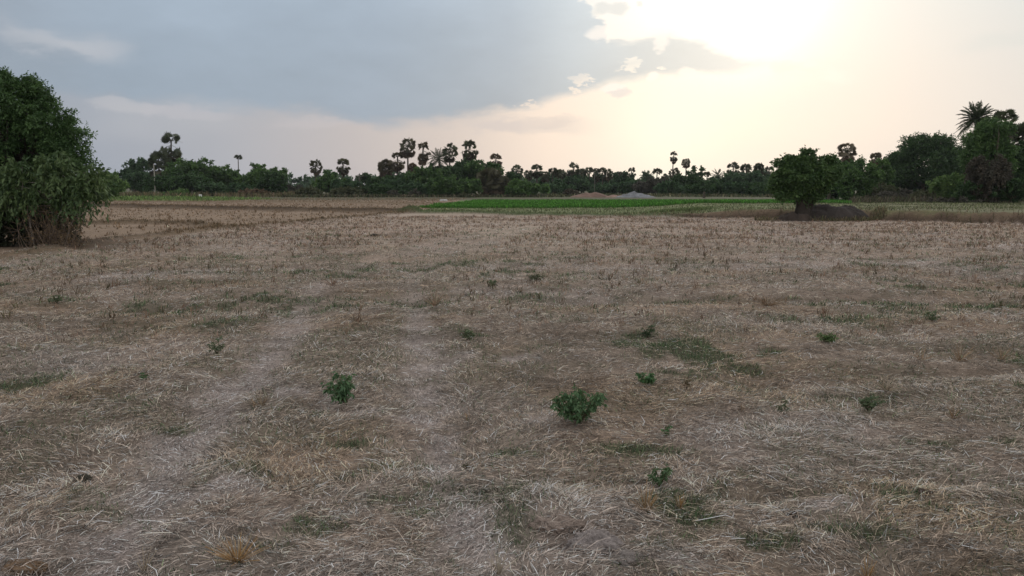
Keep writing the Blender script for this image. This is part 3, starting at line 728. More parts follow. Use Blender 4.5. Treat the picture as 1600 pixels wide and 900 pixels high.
# left clump
T(208, 249, 46, 170, 'cool', 'round dark tree standing apart at the left end of the tree line', bot=296)
B(222, 268, 44, 165, 'cool', 'low dark bush under the round tree at far left')
B(168, 264, 52, 100, 'light', 'yellowish green bush just behind the big near tree at left')
T(300, 242, 66, 150, 'mid', 'loose leafy tree just right of the two left palmyra palms', bot=300, dens=.8)
B(284, 267, 96, 140, 'dark', 'broad rounded dark bush in front of the two left palmyra palms')
T(345, 257, 60, 155, 'mid', 'mid green tree under the tiny far palm tuft', bot=302)
T(408, 256, 78, 150, 'mid', 'wide low tree ending the left clump on its right side', bot=303)
B(425, 268, 44, 142, 'dark', 'dark rounded bush at the right foot of the left clump')
B(330, 284, 44, 138, 'cool', 'small blue green bush in the middle of the left clump foot')
B(375, 286, 50, 137, 'cool', 'dull green bush at the foot of the wide low left tree')
B(278, 298, 34, 128, 'light', 'little pale green bush at the edge of the left grass strip')
B(395, 297, 56, 132, 'brown', 'low reddish brown brush in front of the left clump')
B(455, 290, 34, 150, 'grey', 'greyish dry bush in the gap right of the left clump')
B(484, 293, 42, 130, 'olive', 'dark olive bush at the field edge below the left lone palm')
T(515, 268, 52, 150, 'mid', 'small green tree between the two lone palms', bot=303)
B(542, 280, 44, 142, 'cool', 'cool green bush under the lone palm left of the utility pole')
B(552, 291, 70, 135, 'olive', 'wide low bush at the foot of the utility pole')
T(584, 270, 34, 160, 'dark', 'dark round tree just right of the utility pole', bot=300)
B(590, 288, 50, 135, 'dark', 'dark bush below the leftmost central palms')
B(624, 280, 58, 138, 'cool', 'bluish bush below the tiered central palms')
B(613, 300, 22, 127, 'grey', 'small grey shrub at the field edge below the central palms')
# central mass
T(622, 272, 60, 150, 'dark', 'dark tree filling the foot of the tallest central palm', bot=306)
T(662, 261, 66, 142, 'mid', 'bright mid green tree right of the tallest central palm', bot=306)
T(690, 258, 50, 150, 'cool', 'bluish tree under the drooping feather palm', bot=304)
T(722, 250, 66, 148, 'dark', 'large dark tree under the pair of central palms', bot=304)
T(757, 252, 56, 146, 'mid', 'dense tree sloping down right of the paired central palms', bot=304)
B(712, 271, 84, 125, 'mid', 'big domed feathery bush in front of the central trees')
B(655, 284, 48, 132, 'cool', 'dark rounded bush left of the big domed bush')
B(651, 297, 20, 124, 'grey', 'pale spiky shrub left of the whitish block')
B(727, 303, 20, 118, 'olive', 'spiky low plant just right of the whitish block')
T(797, 266, 26, 150, 'dark', 'narrow dark tree closing the central mass on the right', bot=300)
B(820, 279, 64, 124, 'mid', 'round mid green bush at left end of the green rice plot')
B(868, 284, 54, 165, 'cool', 'hazy bush between the round bush and the red soil heap')
B(893, 296, 34, 132, 'red', 'dark brownish shrub at the left side of the red soil heap')
# far hazy middle
T(862, 272, 52, 195, 'cool', 'hazy tree beneath the leftmost far palm row', bot=306)
T(903, 270, 52, 190, 'cool', 'hazy rounded tree behind the red soil heap', bot=306)
T(938, 272, 48, 195, 'cool', 'hazy tree behind the low second soil heap', bot=306)
T(972, 271, 42, 190, 'cool', 'hazy tree left behind the grey gravel heap', bot=306)
B(1020, 279, 56, 170, 'grey', 'greyish brown half bare bush behind the gravel heap')
B(988, 284, 40, 175, 'cool', 'bluish bush directly behind the top of the gravel heap')
B(945, 287, 60, 180, 'cool', 'low hazy bushy growth behind both soil heaps')
T(1076, 263, 46, 165, 'dark', 'dark conical tree below the two tall thin palms', bot=306)
B(1050, 282, 50, 150, 'cool', 'bush at right foot of the gravel heap')
B(1102, 283, 60, 140, 'dark', 'dark bush behind the small stump in the rice plot')
T(1118, 274, 50, 180, 'cool', 'hazy tree under the spiky feather palm in the far middle', bot=306)
T(1150, 272, 48, 175, 'cool', 'hazy tree under the broad far palm right of the feather palm', bot=306)
T(1185, 270, 44, 172, 'cool', 'hazy tree left behind the big leaning tree', bot=306)
B(1145, 285, 60, 140, 'cool', 'domed bush behind the right end of the rice plot')
B(1188, 284, 50, 138, 'dark', 'dark bush behind rice plot touching the leaning tree crown')
# right
T(1298, 245, 44, 92, 'dark', 'thin see through tree beside the leaning tree crown', bot=285, dens=.30)
T(1332, 251, 66, 88, 'mid', 'dense green tree behind the dark earth mound', bot=314)
T(1302, 268, 56, 96, 'dark', 'dark low tree between the leaning tree and the dense green one', bot=312)
T(1372, 248, 40, 98, 'mid', 'slim green tree below the short flat topped palm', bot=308)
T(1388, 262, 22, 105, 'dark', 'sparse little tree against the left side of the huge dark tree', bot=292, dens=.4)
B(1372, 288, 60, 92, 'olive', 'dull olive bush right of the dense green tree')
T(1446, 215, 124, 110, 'dark', 'huge dark domed tree on the right', bot=304, leafpx=1.3, dens=1.7,
  lobes=[(0, 0, .5, .34, .40), (-.30, 0, .42, .20, .32), (.30, 0, .42, .20, .34), (-.08, 0, .78, .22, .22), (.14, 0, .80, .20, .19), (-.34, .1, .25, .15, .24), (.36, 0, .22, .15, .24), (.36, .1, .62, .14, .16)])
B(1486, 274, 60, 75, 'light', 'yellow green bush in front of the huge dark tree')
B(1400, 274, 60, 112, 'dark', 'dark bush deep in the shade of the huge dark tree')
B(1440, 276, 70, 113, 'cool', 'low bush behind the brush under the huge dark tree')
B(1405, 298, 62, 84, 'grey', 'grey dry brush below the huge dark tree, left part')
B(1450, 297, 50, 82, 'olive', 'olive brush below the huge dark tree, right part')
T(1545, 200, 84, 64, 'mid', 'tall creeper covered tree below the large date palm', bot=322, leafpx=1.3,
  lobes=[(0, 0, .50, .34, .42), (.05, 0, .80, .30, .19), (-.22, 0, .55, .22, .28), (.26, 0, .5, .24, .30), (-.18, 0, .22, .28, .22), (.22, 0, .2, .28, .2)])
T(1590, 210, 70, 70, 'dark', 'dark tree cut by the right edge of the photo', bot=322)
B(1520, 288, 60, 62, 'dark', 'dark undergrowth bush at the foot of the creeper covered tree')
B(1585, 285, 56, 61, 'dark', 'dark undergrowth bush at the far right edge')
B(1478, 314, 44, 63, 'grey', 'ashy grey dry shrub below the yellow green bush')
B(1512, 315, 30, 61, 'grey', 'ashy grey dry shrub below the creeper covered tree')

# ------------------------------------------------------------------ palms
palm(247, 234, 280, 30, 152, 'full', 'dense dark palm beside the thin pale pole at left')
palm(267, 212, 264, 34, 155, 'tier', 'tall palm with flat top tuft over a round lower crown, at left')
palm(372, 245, 254, 12, 260, 'tuft', 'tiny far palm tuft poking above the left tree clump')
palm(493, 249, 274, 20, 165, 'globe', 'lone round crowned palm above the dark olive bush', tint=.3)
palm(536, 250, 280, 21, 165, 'tier', 'lone two tiered palm left of the utility pole', tint=.3)
palm(603, 250, 276, 23, 152, 'full', 'brownish round palm leftmost of the central palm group', tint=.5)
palm(621, 239, 275, 22, 154, 'tier', 'tiered brown palm just left of the tallest central palm', tint=.5)
palm(637, 215, 248, 25, 154, 'globe', 'tallest central palm with round crown on a bare trunk', tint=.35)
palm(661, 224, 264, 22, 152, 'tier', 'palm with small top tuft and brown skirt right of the tallest palm', tint=.6)
palm(644, 256, 271, 14, 146, 'full', 'small brown palm crown at the foot of the tallest central palm', tint=.9)
palm(703, 224, 256, 24, 154, 'globe', 'dark palm left of the paired palms above the domed bush', tint=.1)
palm(733, 223, 258, 26, 154, 'tier', 'broad dark palm right of the paired palms above the domed bush', tint=.1)
palm(775, 243, 268, 19, 150, 'tier', 'rust brown palm on the right shoulder of the central trees', tint=.8)
palm(766, 268, 304, 40, 128, 'full', 'squat palm thick with hanging rusty dead fronds, left of the pair', tint=.35)
palm(786, 276, 306, 26, 129, 'full', 'squat rusty palm against the narrow dark tree', tint=.3)
palm(808, 258, 280, 18, 178, 'globe', 'round palm in the sky gap right of the central trees')
palm(826, 265, 282, 15, 185, 'globe', 'small palm above the round bush at rice plot end, left one')
palm(839, 260, 280, 20, 185, 'tier', 'flat topped palm above the round bush at rice plot end')
FG = 'small far palms in the hazy middle row'
for px, tp, wd, st, lb in ((852, 267, 14, 'globe', 'first small palm left of the hazy palm row'), (864, 267, 14, 'tuft', 'flat small palm second in the hazy palm row'),
    (876, 265, 16, 'globe', 'small round palm third in the hazy palm row'), (887, 267, 13, 'globe', 'small palm just left of the tallest in the hazy row'),
    (897, 257, 18, 'tier', 'tallest broad palm behind the red soil heap'), (909, 262, 14, 'globe', 'palm just right of the tallest behind the red soil heap'),
    (921, 267, 14, 'tuft', 'low flat palm above the crest of the red soil heap'), (932, 264, 13, 'tier', 'thin palm above the right slope of the red soil heap'),
    (942, 267, 14, 'tuft', 'flat palm left of the gap above the second soil heap'), (951, 264, 15, 'globe', 'round palm by the sky gap above the second soil heap'),
    (987, 263, 13, 'tier', 'slim two tiered palm left above the gravel heap'), (968, 273, 13, 'tuft', 'low flat palm between second soil heap and gravel heap'),
    (1027, 268, 14, 'tuft', 'flat dull palm right above the gravel heap'), (1039, 270, 11, 'globe', 'small round palm just left of the tall thin palms'),
    (1053, 262, 15, 'globe', 'lower palm directly beneath the tallest thin palm'), (1093, 266, 10, 'globe', 'small palm right of the dark conical tree'),
    (1105, 272, 12, 'tuft', 'lowest flat palm left of the spiky feather palm'), (1146, 257, 20, 'tier', 'broad far palm right of the spiky feather palm'),
    (1166, 263, 18, 'tuft', 'wide flat palm between the broad and the slim far palms'), (1186, 254, 15, 'full', 'slim upright palm left of the leaning tree'),
    (1202, 261, 14, 'tier', 'palm touching the left side of the leaning tree crown')):
    bt = tp+{'globe': 19, 'tuft': 9, 'tier': 24, 'full': 20}[st]
    palm(px, tp, bt, wd+1, 190 if px < 1040 else 182, st, lb, FG, tint=.15)
palm(1053, 238, 259, 13, 180, 'tier', 'tallest thin palm in the far middle with tuft over ball', FG, tint=.2)
palm(1072, 247, 264, 13, 178, 'globe', 'second tall thin palm just above the dark conical tree', FG, tint=.2)
palm(1324, 223, 256, 28, 95, 'globe', 'large brown palm above the dense green tree on the right', tint=.6)
palm(1368, 242, 262, 19, 104, 'tier', 'short flat topped palm left of the huge dark tree', tint=.5)
palm(1572, 176, 232, 38, 72, 'tier', 'dark palm just right of the large date palm')
palm(1600, 190, 236, 34, 73, 'full', 'dark palm cut by the right edge of the photo')
B(1546, 246, 62, 61.5, 'red', 'hanging purplish brown dead growth on the creeper covered tree', droop=1.2, leafpx=1.6)
feather_palm(1528, 163, 214, 41, 68, 'large date palm with spiky feather crown at right', nf=66, hc=.46)
feather_palm(685, 234, 264, 30, 150, 'drooping feather palm left of the paired central palms', nf=34, name='coconut_palm')
feather_palm(1011, 268, 286, 20, 188, 'small spiky feather palm right above the gravel heap', nf=26)
feather_palm(1122, 266, 284, 22, 182, 'small spiky feather palm in the far middle', nf=26)

# ------------------------------------------------------------------ far wood and rough undergrowth
fw = Geo(); rg = np.random.default_rng(3)
lob = []
for i in range(150):
    xx = rg.uniform(-330, 330); hh = rg.uniform(4.5, 8.5)
    lob.append((xx, rg.uniform(330, 380), hh*.45, rg.uniform(5, 12), 6, hh*.55))
crown(fw, rg, lob, 1500, 5, 8, 1.7, 1.5, 1.0, PAL['cool'])
fw.v = [np.concatenate([v[:, :2], np.maximum(v[:, 2:], 0)], 1) for v in fw.v]
o = fw.build('far_wood', M_LEAF); tag(o, 'low hazy wood far behind the palms along the horizon', 'wood', kind='stuff')
ug = Geo()
def brush(x0, x1, Y0, Y1, n, h0, h1, cols, wd=.05):
    xx = np.array([W(p, 300, 1)[0] for p in (x0, x1)]); yy = rng.uniform(Y0, Y1, n); q = rng.uniform(xx[0], xx[1], n)*yy
    k = fbm(q, yy, 3, 3, 66) > .42; blades(ug, q[k], yy[k], h0, h1, wd, cols, lean=.5)
brush(-100, 460, 122, 150, 9000, .3, 1.0, [(.12, .10, .055), (.09, .10, .045), (.15, .11, .07)], .10)
brush(440, 850, 118, 140, 9000, .2, .6, [(.06, .06, .035), (.045, .06, .025), (.11, .09, .06)], .10)
brush(850, 1250, 122, 150, 6000, .2, .6, [(.08, .08, .04), (.05, .065, .03), (.11, .10, .06)], .10)
brush(1330, 1800, 64, 95, 16000, .2, .8, [(.075, .068, .042), (.05, .06, .03), (.10, .08, .06)], .06)
o = ug.build('undergrowth', M_DRY); tag(o, 'rough dry weeds and brush at the foot of the tree line', 'undergrowth', kind='stuff')

# ------------------------------------------------------------------ heaps, mound, small far things
def heap(name, px, top, wpx, Y, label, cat, mat, col, flat=0.0, group=None, rough=.12, seed=0, ecc=.8, peaks=None, n=90):
    x, _, zt = W(px, top, Y); Rr = wpx*Y/F/2
    gz0 = float(height(np.array(x), np.array(Y*1.0)))
    root = None; g = Geo()
    u, v = np.meshgrid(np.linspace(-1.15, 1.15, n), np.linspace(-1.15, 1.15, n)); 
    r = np.hypot(u, v); prof = np.clip(1-r, 0, 1)**(.9) if not flat else np.clip((1-r**3.0), 0, 1)**.7
    if peaks: prof = np.max([hh*np.clip(1-np.hypot(u-a, v)/ww, 0, 1)**.85 for a, hh, ww in peaks], 0)
    H = zt-gz0; X = u*Rr; Yy = v*Rr*ecc
    Zz = H*prof*(1+rough*3*(fbm(X, Yy, Rr*.35, 4, seed+.5)-.5)) + rough*1.2*H*(fbm(X, Yy, Rr*.13, 4, seed+2.5)-.5)*np.clip(prof*4, 0, 1)
    Zz = np.where(prof <= 0.0, -.12, Zz-.03)
    ang_ = fbm(X, Yy, Rr*.3, 3, seed+9)
    C = np.array(col)*(0.6+.8*ang_)[..., None]
    i = (np.arange(n-1)[:, None]*n+np.arange(n-1)[None]).ravel()
    g.add(np.stack([X, Yy, Zz], -1).reshape(-1, 3), np.stack([i, i+1, i+n+1, i+n], 1), C.reshape(-1, 3))
    o = g.build(name, mat, None, False); o.location = (x, Y, gz0); tag(o, label, cat, group)
    return o
heap('soil_heap', 922, 299.5, 66, 121, 'larger reddish soil heap behind the rice plot', 'soil heap', M_SOIL, (.155, .10, .078), peaks=[(-.2, .85, .8), (.25, 1, .75)], group='heaps tipped behind the rice plot')
heap('soil_heap', 966, 303.5, 46, 120, 'lower reddish soil heap against the grey gravel', 'soil heap', M_SOIL, (.22, .145, .115), seed=4, peaks=[(-.3, .9, .7), (.3, 1, .7)], group='heaps tipped behind the rice plot')
heap('gravel_heap', 994, 297.5, 66, 118, 'pointed grey gravel heap behind the rice plot', 'gravel heap', M_GRAVEL, (.15, .153, .16), seed=7, peaks=[(-.12, 1, .62), (.35, .45, .65), (-.55, .45, .45), (.05, .65, .9)], group='heaps tipped behind the rice plot', rough=.25)
mound = heap('earth_mound', 1296, 322, 128, 37.5, 'dark weathered earth mound beside the leaning tree', 'mound', M_SOIL, (.040, .033, .029), flat=1, seed=2, ecc=.55, rough=.25, n=130)
heap('earth_pile', 1243, 333, 62, 36.6, 'low dark earth pile around the foot of the leaning tree', 'earth pile', M_SOIL, (.05, .038, .031), flat=1, seed=12, ecc=.6, rough=.3)

def box(g, x0, x1, y0, y1, z0, z1, col):
    v = [(x, y, z) for x in (x0, x1) for y in (y0, y1) for z in (z0, z1)]
    g.add(v, np.array([(0, 1, 3, 2), (4, 6, 7, 5), (0, 4, 5, 1), (2, 3, 7, 6), (0, 2, 6, 4), (1, 5, 7, 3)]), col)
def blockmesh(name, px, top, bot, wpx, Y, dep, col, label, cat):
    import bmesh
    x, _, zt = W(px, top, Y); w2 = wpx*Y/F/2
    bm = bmesh.new(); bmesh.ops.create_cube(bm, size=1)
    bmesh.ops.bevel(bm, geom=bm.edges[:], offset=.09, segments=3, affect='EDGES')
    bmesh.ops.subdivide_edges(bm, edges=bm.edges[:], cuts=1, use_grid_fill=True)
    rr = random.Random(px)
    for vv in bm.verts:
        vv.co.x *= w2*2*(1-.10*vv.co.z); vv.co.y *= dep; vv.co.z = (vv.co.z+.5)*(zt+.05)-.05
        vv.co.x += rr.uniform(-.015, .015); vv.co.z += rr.uniform(-.02, .02)
    me = bpy.data.meshes.new(name); bm.to_mesh(me); bm.free()
    a = me.attributes.new('col', 'FLOAT_COLOR', 'POINT')
    for d in a.data: d.color = (*col, 1)
    me.materials.append(M_WALL); o = bpy.data.objects.new(name, me); COL.objects.link(o); o.location = (x, Y, 0); tag(o, label, cat)
blockmesh('concrete_block', 693, 311.5, 316, 11, 88, .7, (.50, .50, .48), 'small whitish block at the field edge before the domed bush', 'block')
blockmesh('stone', 313, 303.5, 307, 4, 122, .4, (.60, .60, .58), 'tiny white stone at the foot of the left clump', 'stone')
blockmesh('stone', 1345, 315.5, 319, 14, 74, .8, (.34, .33, .31), 'flat pale stone in the plot behind the earth mound', 'stone')
# white shed seen through the gap by the pole
x, _, z = W(566, 286, 235); root = empty('shed', (x, 235, 0), 'small whitewashed shed far behind the utility pole', 'shed')
g = Geo(); box(g, -1.4, 1.4, -1.5, 1.5, -.1, 2.4, (.7, .7, .68)); g.build('wall', M_WALL, root)
g = Geo(); g.add([(-1.7, -1.9, 2.38), (1.7, -1.9, 2.38), (1.7, 0, 3.0), (-1.7, 0, 3.0), (-1.7, 1.9, 2.38), (1.7, 1.9, 2.38)], np.array([(0, 1, 2, 3), (3, 2, 5, 4)]), (.62, .64, .66))
rf = g.build('roof', M_WALL, root); sm = rf.modifiers.new('thick', 'SOLIDIFY'); sm.thickness = .08
g = Geo(); box(g, -.4, .4, -1.55, -1.51, 0, 1.9, (.15, .12, .10)); g.build('door', M_WOOD, root)
# utility pole with cross-arm
x, _, z = W(561.5, 271.5, 150); root = empty('utility_pole', (x, 150, 0), 'wooden utility pole with cross arm between palms and central trees', 'utility pole', 'poles by the trees')
g = Geo(); tube(g, [(0, 0, -.3), (0, 0, z*.5), (.03, 0, z)], [.16, .14, .11], 8, (.10, .085, .07)); g.build('pole', M_WOOD, root, True)
g = Geo(); box(g, -.75, .75, -.07, .07, z-.55, z-.42, (.10, .085, .07)); box(g, -.45, .45, -.06, .06, z-.95, z-.85, (.10, .085, .07)); g.build('cross_arm', M_WOOD, root)
for q in (-.68, 0.0, .68):
    g = Geo(); tube(g, [(q, 0, z-.42+(.42 if q == 0 else 0)), (q, 0, z-.28+(.42 if q == 0 else 0))], [.06, .04], 7, (.30, .27, .24)); g.build('insulator', M_WALL, root)
x, _, z = W(240, 256, 137); o = Geo(); tube(o, [(0, 0, -.3), (.03, 0, z*.5), (0, 0, z)], [.11, .10, .08], 8, (.30, .28, .24))
p_o = o.build('pole', M_WOOD, None, True); p_o.location = (x, 137, 0); tag(p_o, 'thin pale bare pole in front of the two left palms', 'pole', 'poles by the trees')
x, _, z = W(929, 266, 160); o = Geo(); tube(o, [(0, 0, -.3), (.06, 0, z*.5), (0, 0, z)], [.06, .05, .03], 7, (.15, .135, .12))
for a_ in (-.5, .4, -.3): tube(o, [(0, 0, z*.93), (a_, 0, z*(.97+abs(a_)*.06))], [.03, .02], 5, (.22, .20, .17))
p_o = o.build('pole', M_WOOD, None, True); p_o.location = (x, 160, 0); tag(p_o, 'thin dead pole rising behind the red soil heap', 'pole', 'poles by the trees')
# dark stump in the rice
x, y_, z = W(1100, 309, 112); g = Geo(); tube(g, [(0, 0, -.1), (.02, 0, .4), (-.03, 0, .75), (.05, 0, .95)], [.20, .16, .17, .08], 8, (.07, .06, .045)); tube(g, [(0, 0, .6), (.25, 0, .8)], [.07, .04], 6, (.07, .06, .045))
s_o = g.build('stump', M_BARK, None, True); s_o.location = (x, 112, 0); tag(s_o, 'small dark stump standing in the far edge of the rice plot', 'stump')

# ------------------------------------------------------------------ leaning tree by the mound (36 m away)
def special_tree(name, px, Y, label, lobes_px, trunk_pts, trunk_r, pal, ncl, ntw, nlf, clr, L, Wd, cat='tree', k=14, group=None, seed=1, droop=.2, barkcol=(.042, .034, .028), parts=('trunk', 'crown'), shell=.45, boughs=0, bsize=.3):
    """lobes given as (px, py, rx_px, ry_px, depth offset m, depth radius m)"""
    rg = np.random.default_rng(seed); x0 = W(px, 300, Y)[0]; zg = float(height(np.array(x0), np.array(Y*1.0)))
    root = empty(name, (x0, Y, 0), label, cat, group); m = Y/F
    lob = []
    for a, b, rx, ry, dy, rd in lobes_px:
        x, _, z = W(a, b, Y); lob.append((x-x0, dy, z, rx*m, rd, ry*m))
    cg = Geo(); C = crown(cg, rg, lob, ncl, ntw, nlf, clr, L, Wd, pal, droop, shell, boughs, bsize)
    cg.v = [np.concatenate([v[:, :2], np.maximum(v[:, 2:], .03)], 1) for v in cg.v]
    tg = Geo(); tops = []
    for tp, rr in zip(trunk_pts, trunk_r):
        P = np.array([(W(a, b, Y)[0]-x0, dy, W(a, b, Y)[2]) for a, b, dy in tp]); P[0, 2] = zg-.15
        s = np.linspace(0, 1, 10); si = np.linspace(0, 1, len(P)); P = np.stack([np.interp(s, si, P[:, q]) for q in range(3)], 1)
        P += rg.normal(size=P.shape)*rr[0]*.12; tube(tg, P, np.interp(s, [0, 1], rr), 9, barkcol); tops.append((P[-1], rr[1])); tops.append((P[6], rr[1]))
    for (tp, r1) in tops: limbs(tg, rg, C, tp, r1*1.6, k, 5, barkcol)
    tg.build(parts[0], M_BARK, root, True); cg.build(parts[1], M_LEAF, root); return root
special_tree('broadleaf_tree', 1256, 36.8, 'dense leafy tree with short thick trunk beside the dark mound',
    [(1256, 276, 36, 28, 0, 1.1), (1260, 254, 22, 14, 0, .8), (1234, 268, 22, 16, .1, .8), (1280, 268, 20, 16, -.1, .8), (1226, 288, 18, 14, 0, .7), (1282, 286, 18, 18, 0, .8), (1250, 292, 28, 12, 0, .9), (1220, 298, 10, 6, 0, .4), (1262, 306, 22, 8, 0, .6), (1238, 304, 24, 7, -.2, .6), (1262, 240, 10, 7, 0, .3), (1214, 282, 8, 9, 0, .3), (1238, 252, 9, 7, .1, .3), (1301, 268, 9, 10, 0, .3), (1216, 256, 5, 5, 0, .2), (1288, 250, 8, 7, 0, .3), (1222, 305, 10, 4, -.2, .3)],
    [[(1252, 345, 0), (1253, 330, 0), (1250, 312, 0), (1248, 290, 0)], [(1260, 345, .1), (1264, 326, .1), (1274, 300, .1)], [(1256, 345, -.1), (1258, 320, -.1), (1262, 296, -.1)]], [(.34, .15), (.26, .11), (.26, .12)], [(.030, .066, .020), (.105, .175, .052)], 620, 7, 9, .25, .125, .075, seed=4, shell=.35, boughs=44, bsize=.42)

# ------------------------------------------------------------------ near tree, shrubs and dry brush at left
special_tree('broadleaf_tree', 8, 21.6, 'big dark near tree filling the left edge', 
    [(20, 175, 55, 48, 0, 1.2), (72, 195, 46, 42, -.1, 1.0), (95, 225, 34, 34, -.2, .8), (-40, 190, 70, 60, 0, 1.4), (30, 250, 80, 50, .2, 1.2), (45, 140, 24, 20, 0, .5), (5, 135, 26, 16, .1, .6), (100, 250, 36, 26, -.1, .7), (-100, 240, 70, 90, .3, 1.4), (20, 300, 70, 46, .5, 1.1), (115, 195, 12, 14, -.1, .3), (60, 158, 26, 18, 0, .5), (44, 126, 14, 9, 0, .3), (2, 122, 16, 8, 0, .3), (126, 232, 12, 12, 0, .3), (132, 205, 7, 8, 0, .2), (100, 172, 10, 8, 0, .2), (150, 258, 14, 6, 0, .2)],
    [[(-6, 388, 0), (4, 330, 0), (12, 260, .1)], [(14, 388, .2), (40, 330, .1), (62, 268, 0)], [(-40, 388, .2), (-50, 320, .2), (-52, 250, .1)]], [(.16, .08), (.12, .06), (.15, .08)],
    [(.028, .064, .020), (.105, .185, .056)], 1450, 8, 11, .27, .085, .036, seed=9, k=26, droop=.25, boughs=90, bsize=.40, group='plants of the near thicket at left')
special_tree('shrub', 92, 20.2, 'broad leaved shrub with drooping leaves at the near tree foot',
    [(60, 282, 50, 26, 0, .6), (30, 262, 26, 18, 0, .4), (84, 252, 22, 16, 0, .3), (112, 276, 34, 26, -.1, .5), (132, 292, 24, 22, 0, .5), (20, 290, 40, 30, -.1, .5), (85, 296, 46, 26, 0, .5), (-30, 290, 40, 40, 0, .6), (150, 262, 12, 10, 0, .3)],
    [[(55, 383, 0), (45, 340, 0), (35, 300, 0)], [(70, 380, .1), (92, 335, 0), (122, 290, -.1)], [(96, 380, .1), (112, 345, 0), (150, 322, 0)]], [(.028, .016), (.026, .013), (.022, .011)],
    [(.040, .078, .028), (.125, .180, .066)], 190, 5, 7, .26, .15, .058, cat='shrub', seed=15, k=6, droop=.9, barkcol=(.24, .21, .18), parts=('stems', 'foliage'), group='plants of the near thicket at left', shell=.2)
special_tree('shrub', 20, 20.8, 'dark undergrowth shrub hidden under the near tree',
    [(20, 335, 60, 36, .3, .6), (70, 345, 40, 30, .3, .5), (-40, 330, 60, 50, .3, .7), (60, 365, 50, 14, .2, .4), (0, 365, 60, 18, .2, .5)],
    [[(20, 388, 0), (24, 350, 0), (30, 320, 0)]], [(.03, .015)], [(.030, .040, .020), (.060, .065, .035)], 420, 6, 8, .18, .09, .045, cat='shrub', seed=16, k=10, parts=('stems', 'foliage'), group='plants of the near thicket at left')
# dry twiggy brush
rg = np.random.default_rng(77); x0, y0 = W(84, 380, 20.0)[0], 20.0
root = empty('dry_brush', (x0, y0, 0), 'reddish brown twiggy dry brush at the right foot of the near tree', 'brush', 'plants of the near thicket at left')
tw = Geo(); lf = Geo()
for i in range(120):
    bx, by = np.clip(rg.normal(-.05, .40), -.75, .7), rg.uniform(-.35, .45); L = rg.uniform(.25, 1.15)*(1-.35*min(1.5, abs(bx))); a = rg.uniform(-.6, .6)+bx*.3; b_ = rg.uniform(-.5, .4)
    s = np.linspace(0, 1, 6)[:, None]; P = np.array([bx, by, 0])+s*np.array([a*.6, b_*.6, 1])*L; P[:, 0] += .12*np.sin(s[:, 0]*3+i)*L
    cc = np.array([.115, .085, .064])*rg.uniform(.5, 2.0); tube(tw, P, np.linspace(.008, .003, 6), 4, tuple(cc))
    for j in range(3):
        q = P[rg.integers(2, 6)]; tube(tw, [q, q+np.array([rg.normal(0, .12), rg.normal(0, .1), rg.uniform(-.05, .16)])], [.004, .002], 3, tuple(cc))
    n = 7; q = P[rg.integers(2, 6, n)]+rg.normal(size=(n, 3))*.07; leaves(lf, rg, q, rg.normal(size=(n, 3))+np.array([0, 0, -.8]), rg.uniform(.05, .10, n), .03, np.array([.15, .105, .06])*rg.uniform(.6, 1.5, (n, 1)))
tw.build('twigs', M_BARK, root); lf.build('dry_leaves', M_DRY, root)

# ------------------------------------------------------------------ weeds and dry tufts in the near field
DULL = ((.065, .095, .05), (.12, .16, .08))
def weed(px, py, top, wpx, label, stems=6, leafL=.042, dens=10, pal=((.045, .11, .042), (.095, .19, .068)), lean=0.0, droop=.5, group='green weeds in the stubble', cat='weed', name='weed', bare=.25):
    rg = np.random.default_rng(int(px*3+py)); x, y = G(px, py); m = y/F
    z0 = float(height(np.array(x), np.array(y))); root = empty(name, (x, y, z0), label, cat, group)
    H = (py-top)*m; R2 = wpx*m/2; sg = Geo(); lg = Geo(); a, b = np.array(pal[0]), np.array(pal[1])
    for i in range(stems):
        az_ = i*2.4+rg.uniform(-.4, .4); rr = R2*math.sqrt((i+.6)/stems)*rg.uniform(.8, 1.12)
        e = np.array([cos(az_)*rr+lean*H, sin(az_)*rr*.8, H*rg.uniform(.72, 1.0)*(1-.42*min(1, rr/R2)**2)])
        s = np.linspace(0, 1, 9)[:, None]; mid = np.array([e[0]*.6, e[1]*.6, e[2]*.5]); P = 2*s*(1-s)*mid+s*s*e
        tube(sg, P, np.linspace(.0035, .0012, 9)*max(.7, leafL/.04), 5, (.09, .085, .045))
        br = [P]
        for j in range(3):
            q = P[rg.integers(3, 8)]; d = rg.normal(size=3)*np.array([1, 1, .4])+np.array([0, 0, .5]); d /= np.linalg.norm(d)
            Q = q+s*d*H*.28; Q[:, 2] -= .04*H*s[:, 0]**2; tube(sg, Q, np.linspace(.002, .0008, 9), 4, (.09, .10, .045)); br.append(Q)
        for Q in br:
            n = dens; u = rg.uniform(bare if Q is P else .1, 1, n); q = np.stack([np.interp(u, s[:, 0], Q[:, k]) for k in range(3)], 1)
            d = rg.normal(size=(n, 3))*np.array([1, 1, .35])+np.array([0, 0, -droop])
            leaves(lg, rg, q, d, leafL*rg.uniform(.6, 1.25, n), leafL*.36*rg.uniform(.8, 1.2, n), a+(b-a)*rg.random((n, 1)), fold=.15)
    sg.build('stems', M_BARK, root); lg.build('leaves', M_LEAF, root); return root
weed(905, 657, 588, 104, 'largest bushy green weed right of centre in the straw', stems=24, leafL=.044, dens=9, droop=1.1, pal=((.052, .108, .048), (.12, .205, .092)))
weed(541, 630, 568, 52, 'upright bushy green weed left of centre, leaning left at the top', stems=12, leafL=.05, dens=8, lean=-.22, droop=1.1, pal=((.052, .108, .048), (.12, .205, .092)))
weed(1032, 752, 704, 52, 'thin open green weed below and right of the largest weed', stems=5, leafL=.032, dens=8, pal=((.05, .10, .04), (.10, .16, .07)))
weed(1041, 672, 653, 16, 'tiny dark green seedling right of the largest weed', stems=3, leafL=.032, dens=6)
weed(1010, 600, 570, 32, 'low green weed just above right of the largest weed', stems=6, leafL=.04, dens=8)
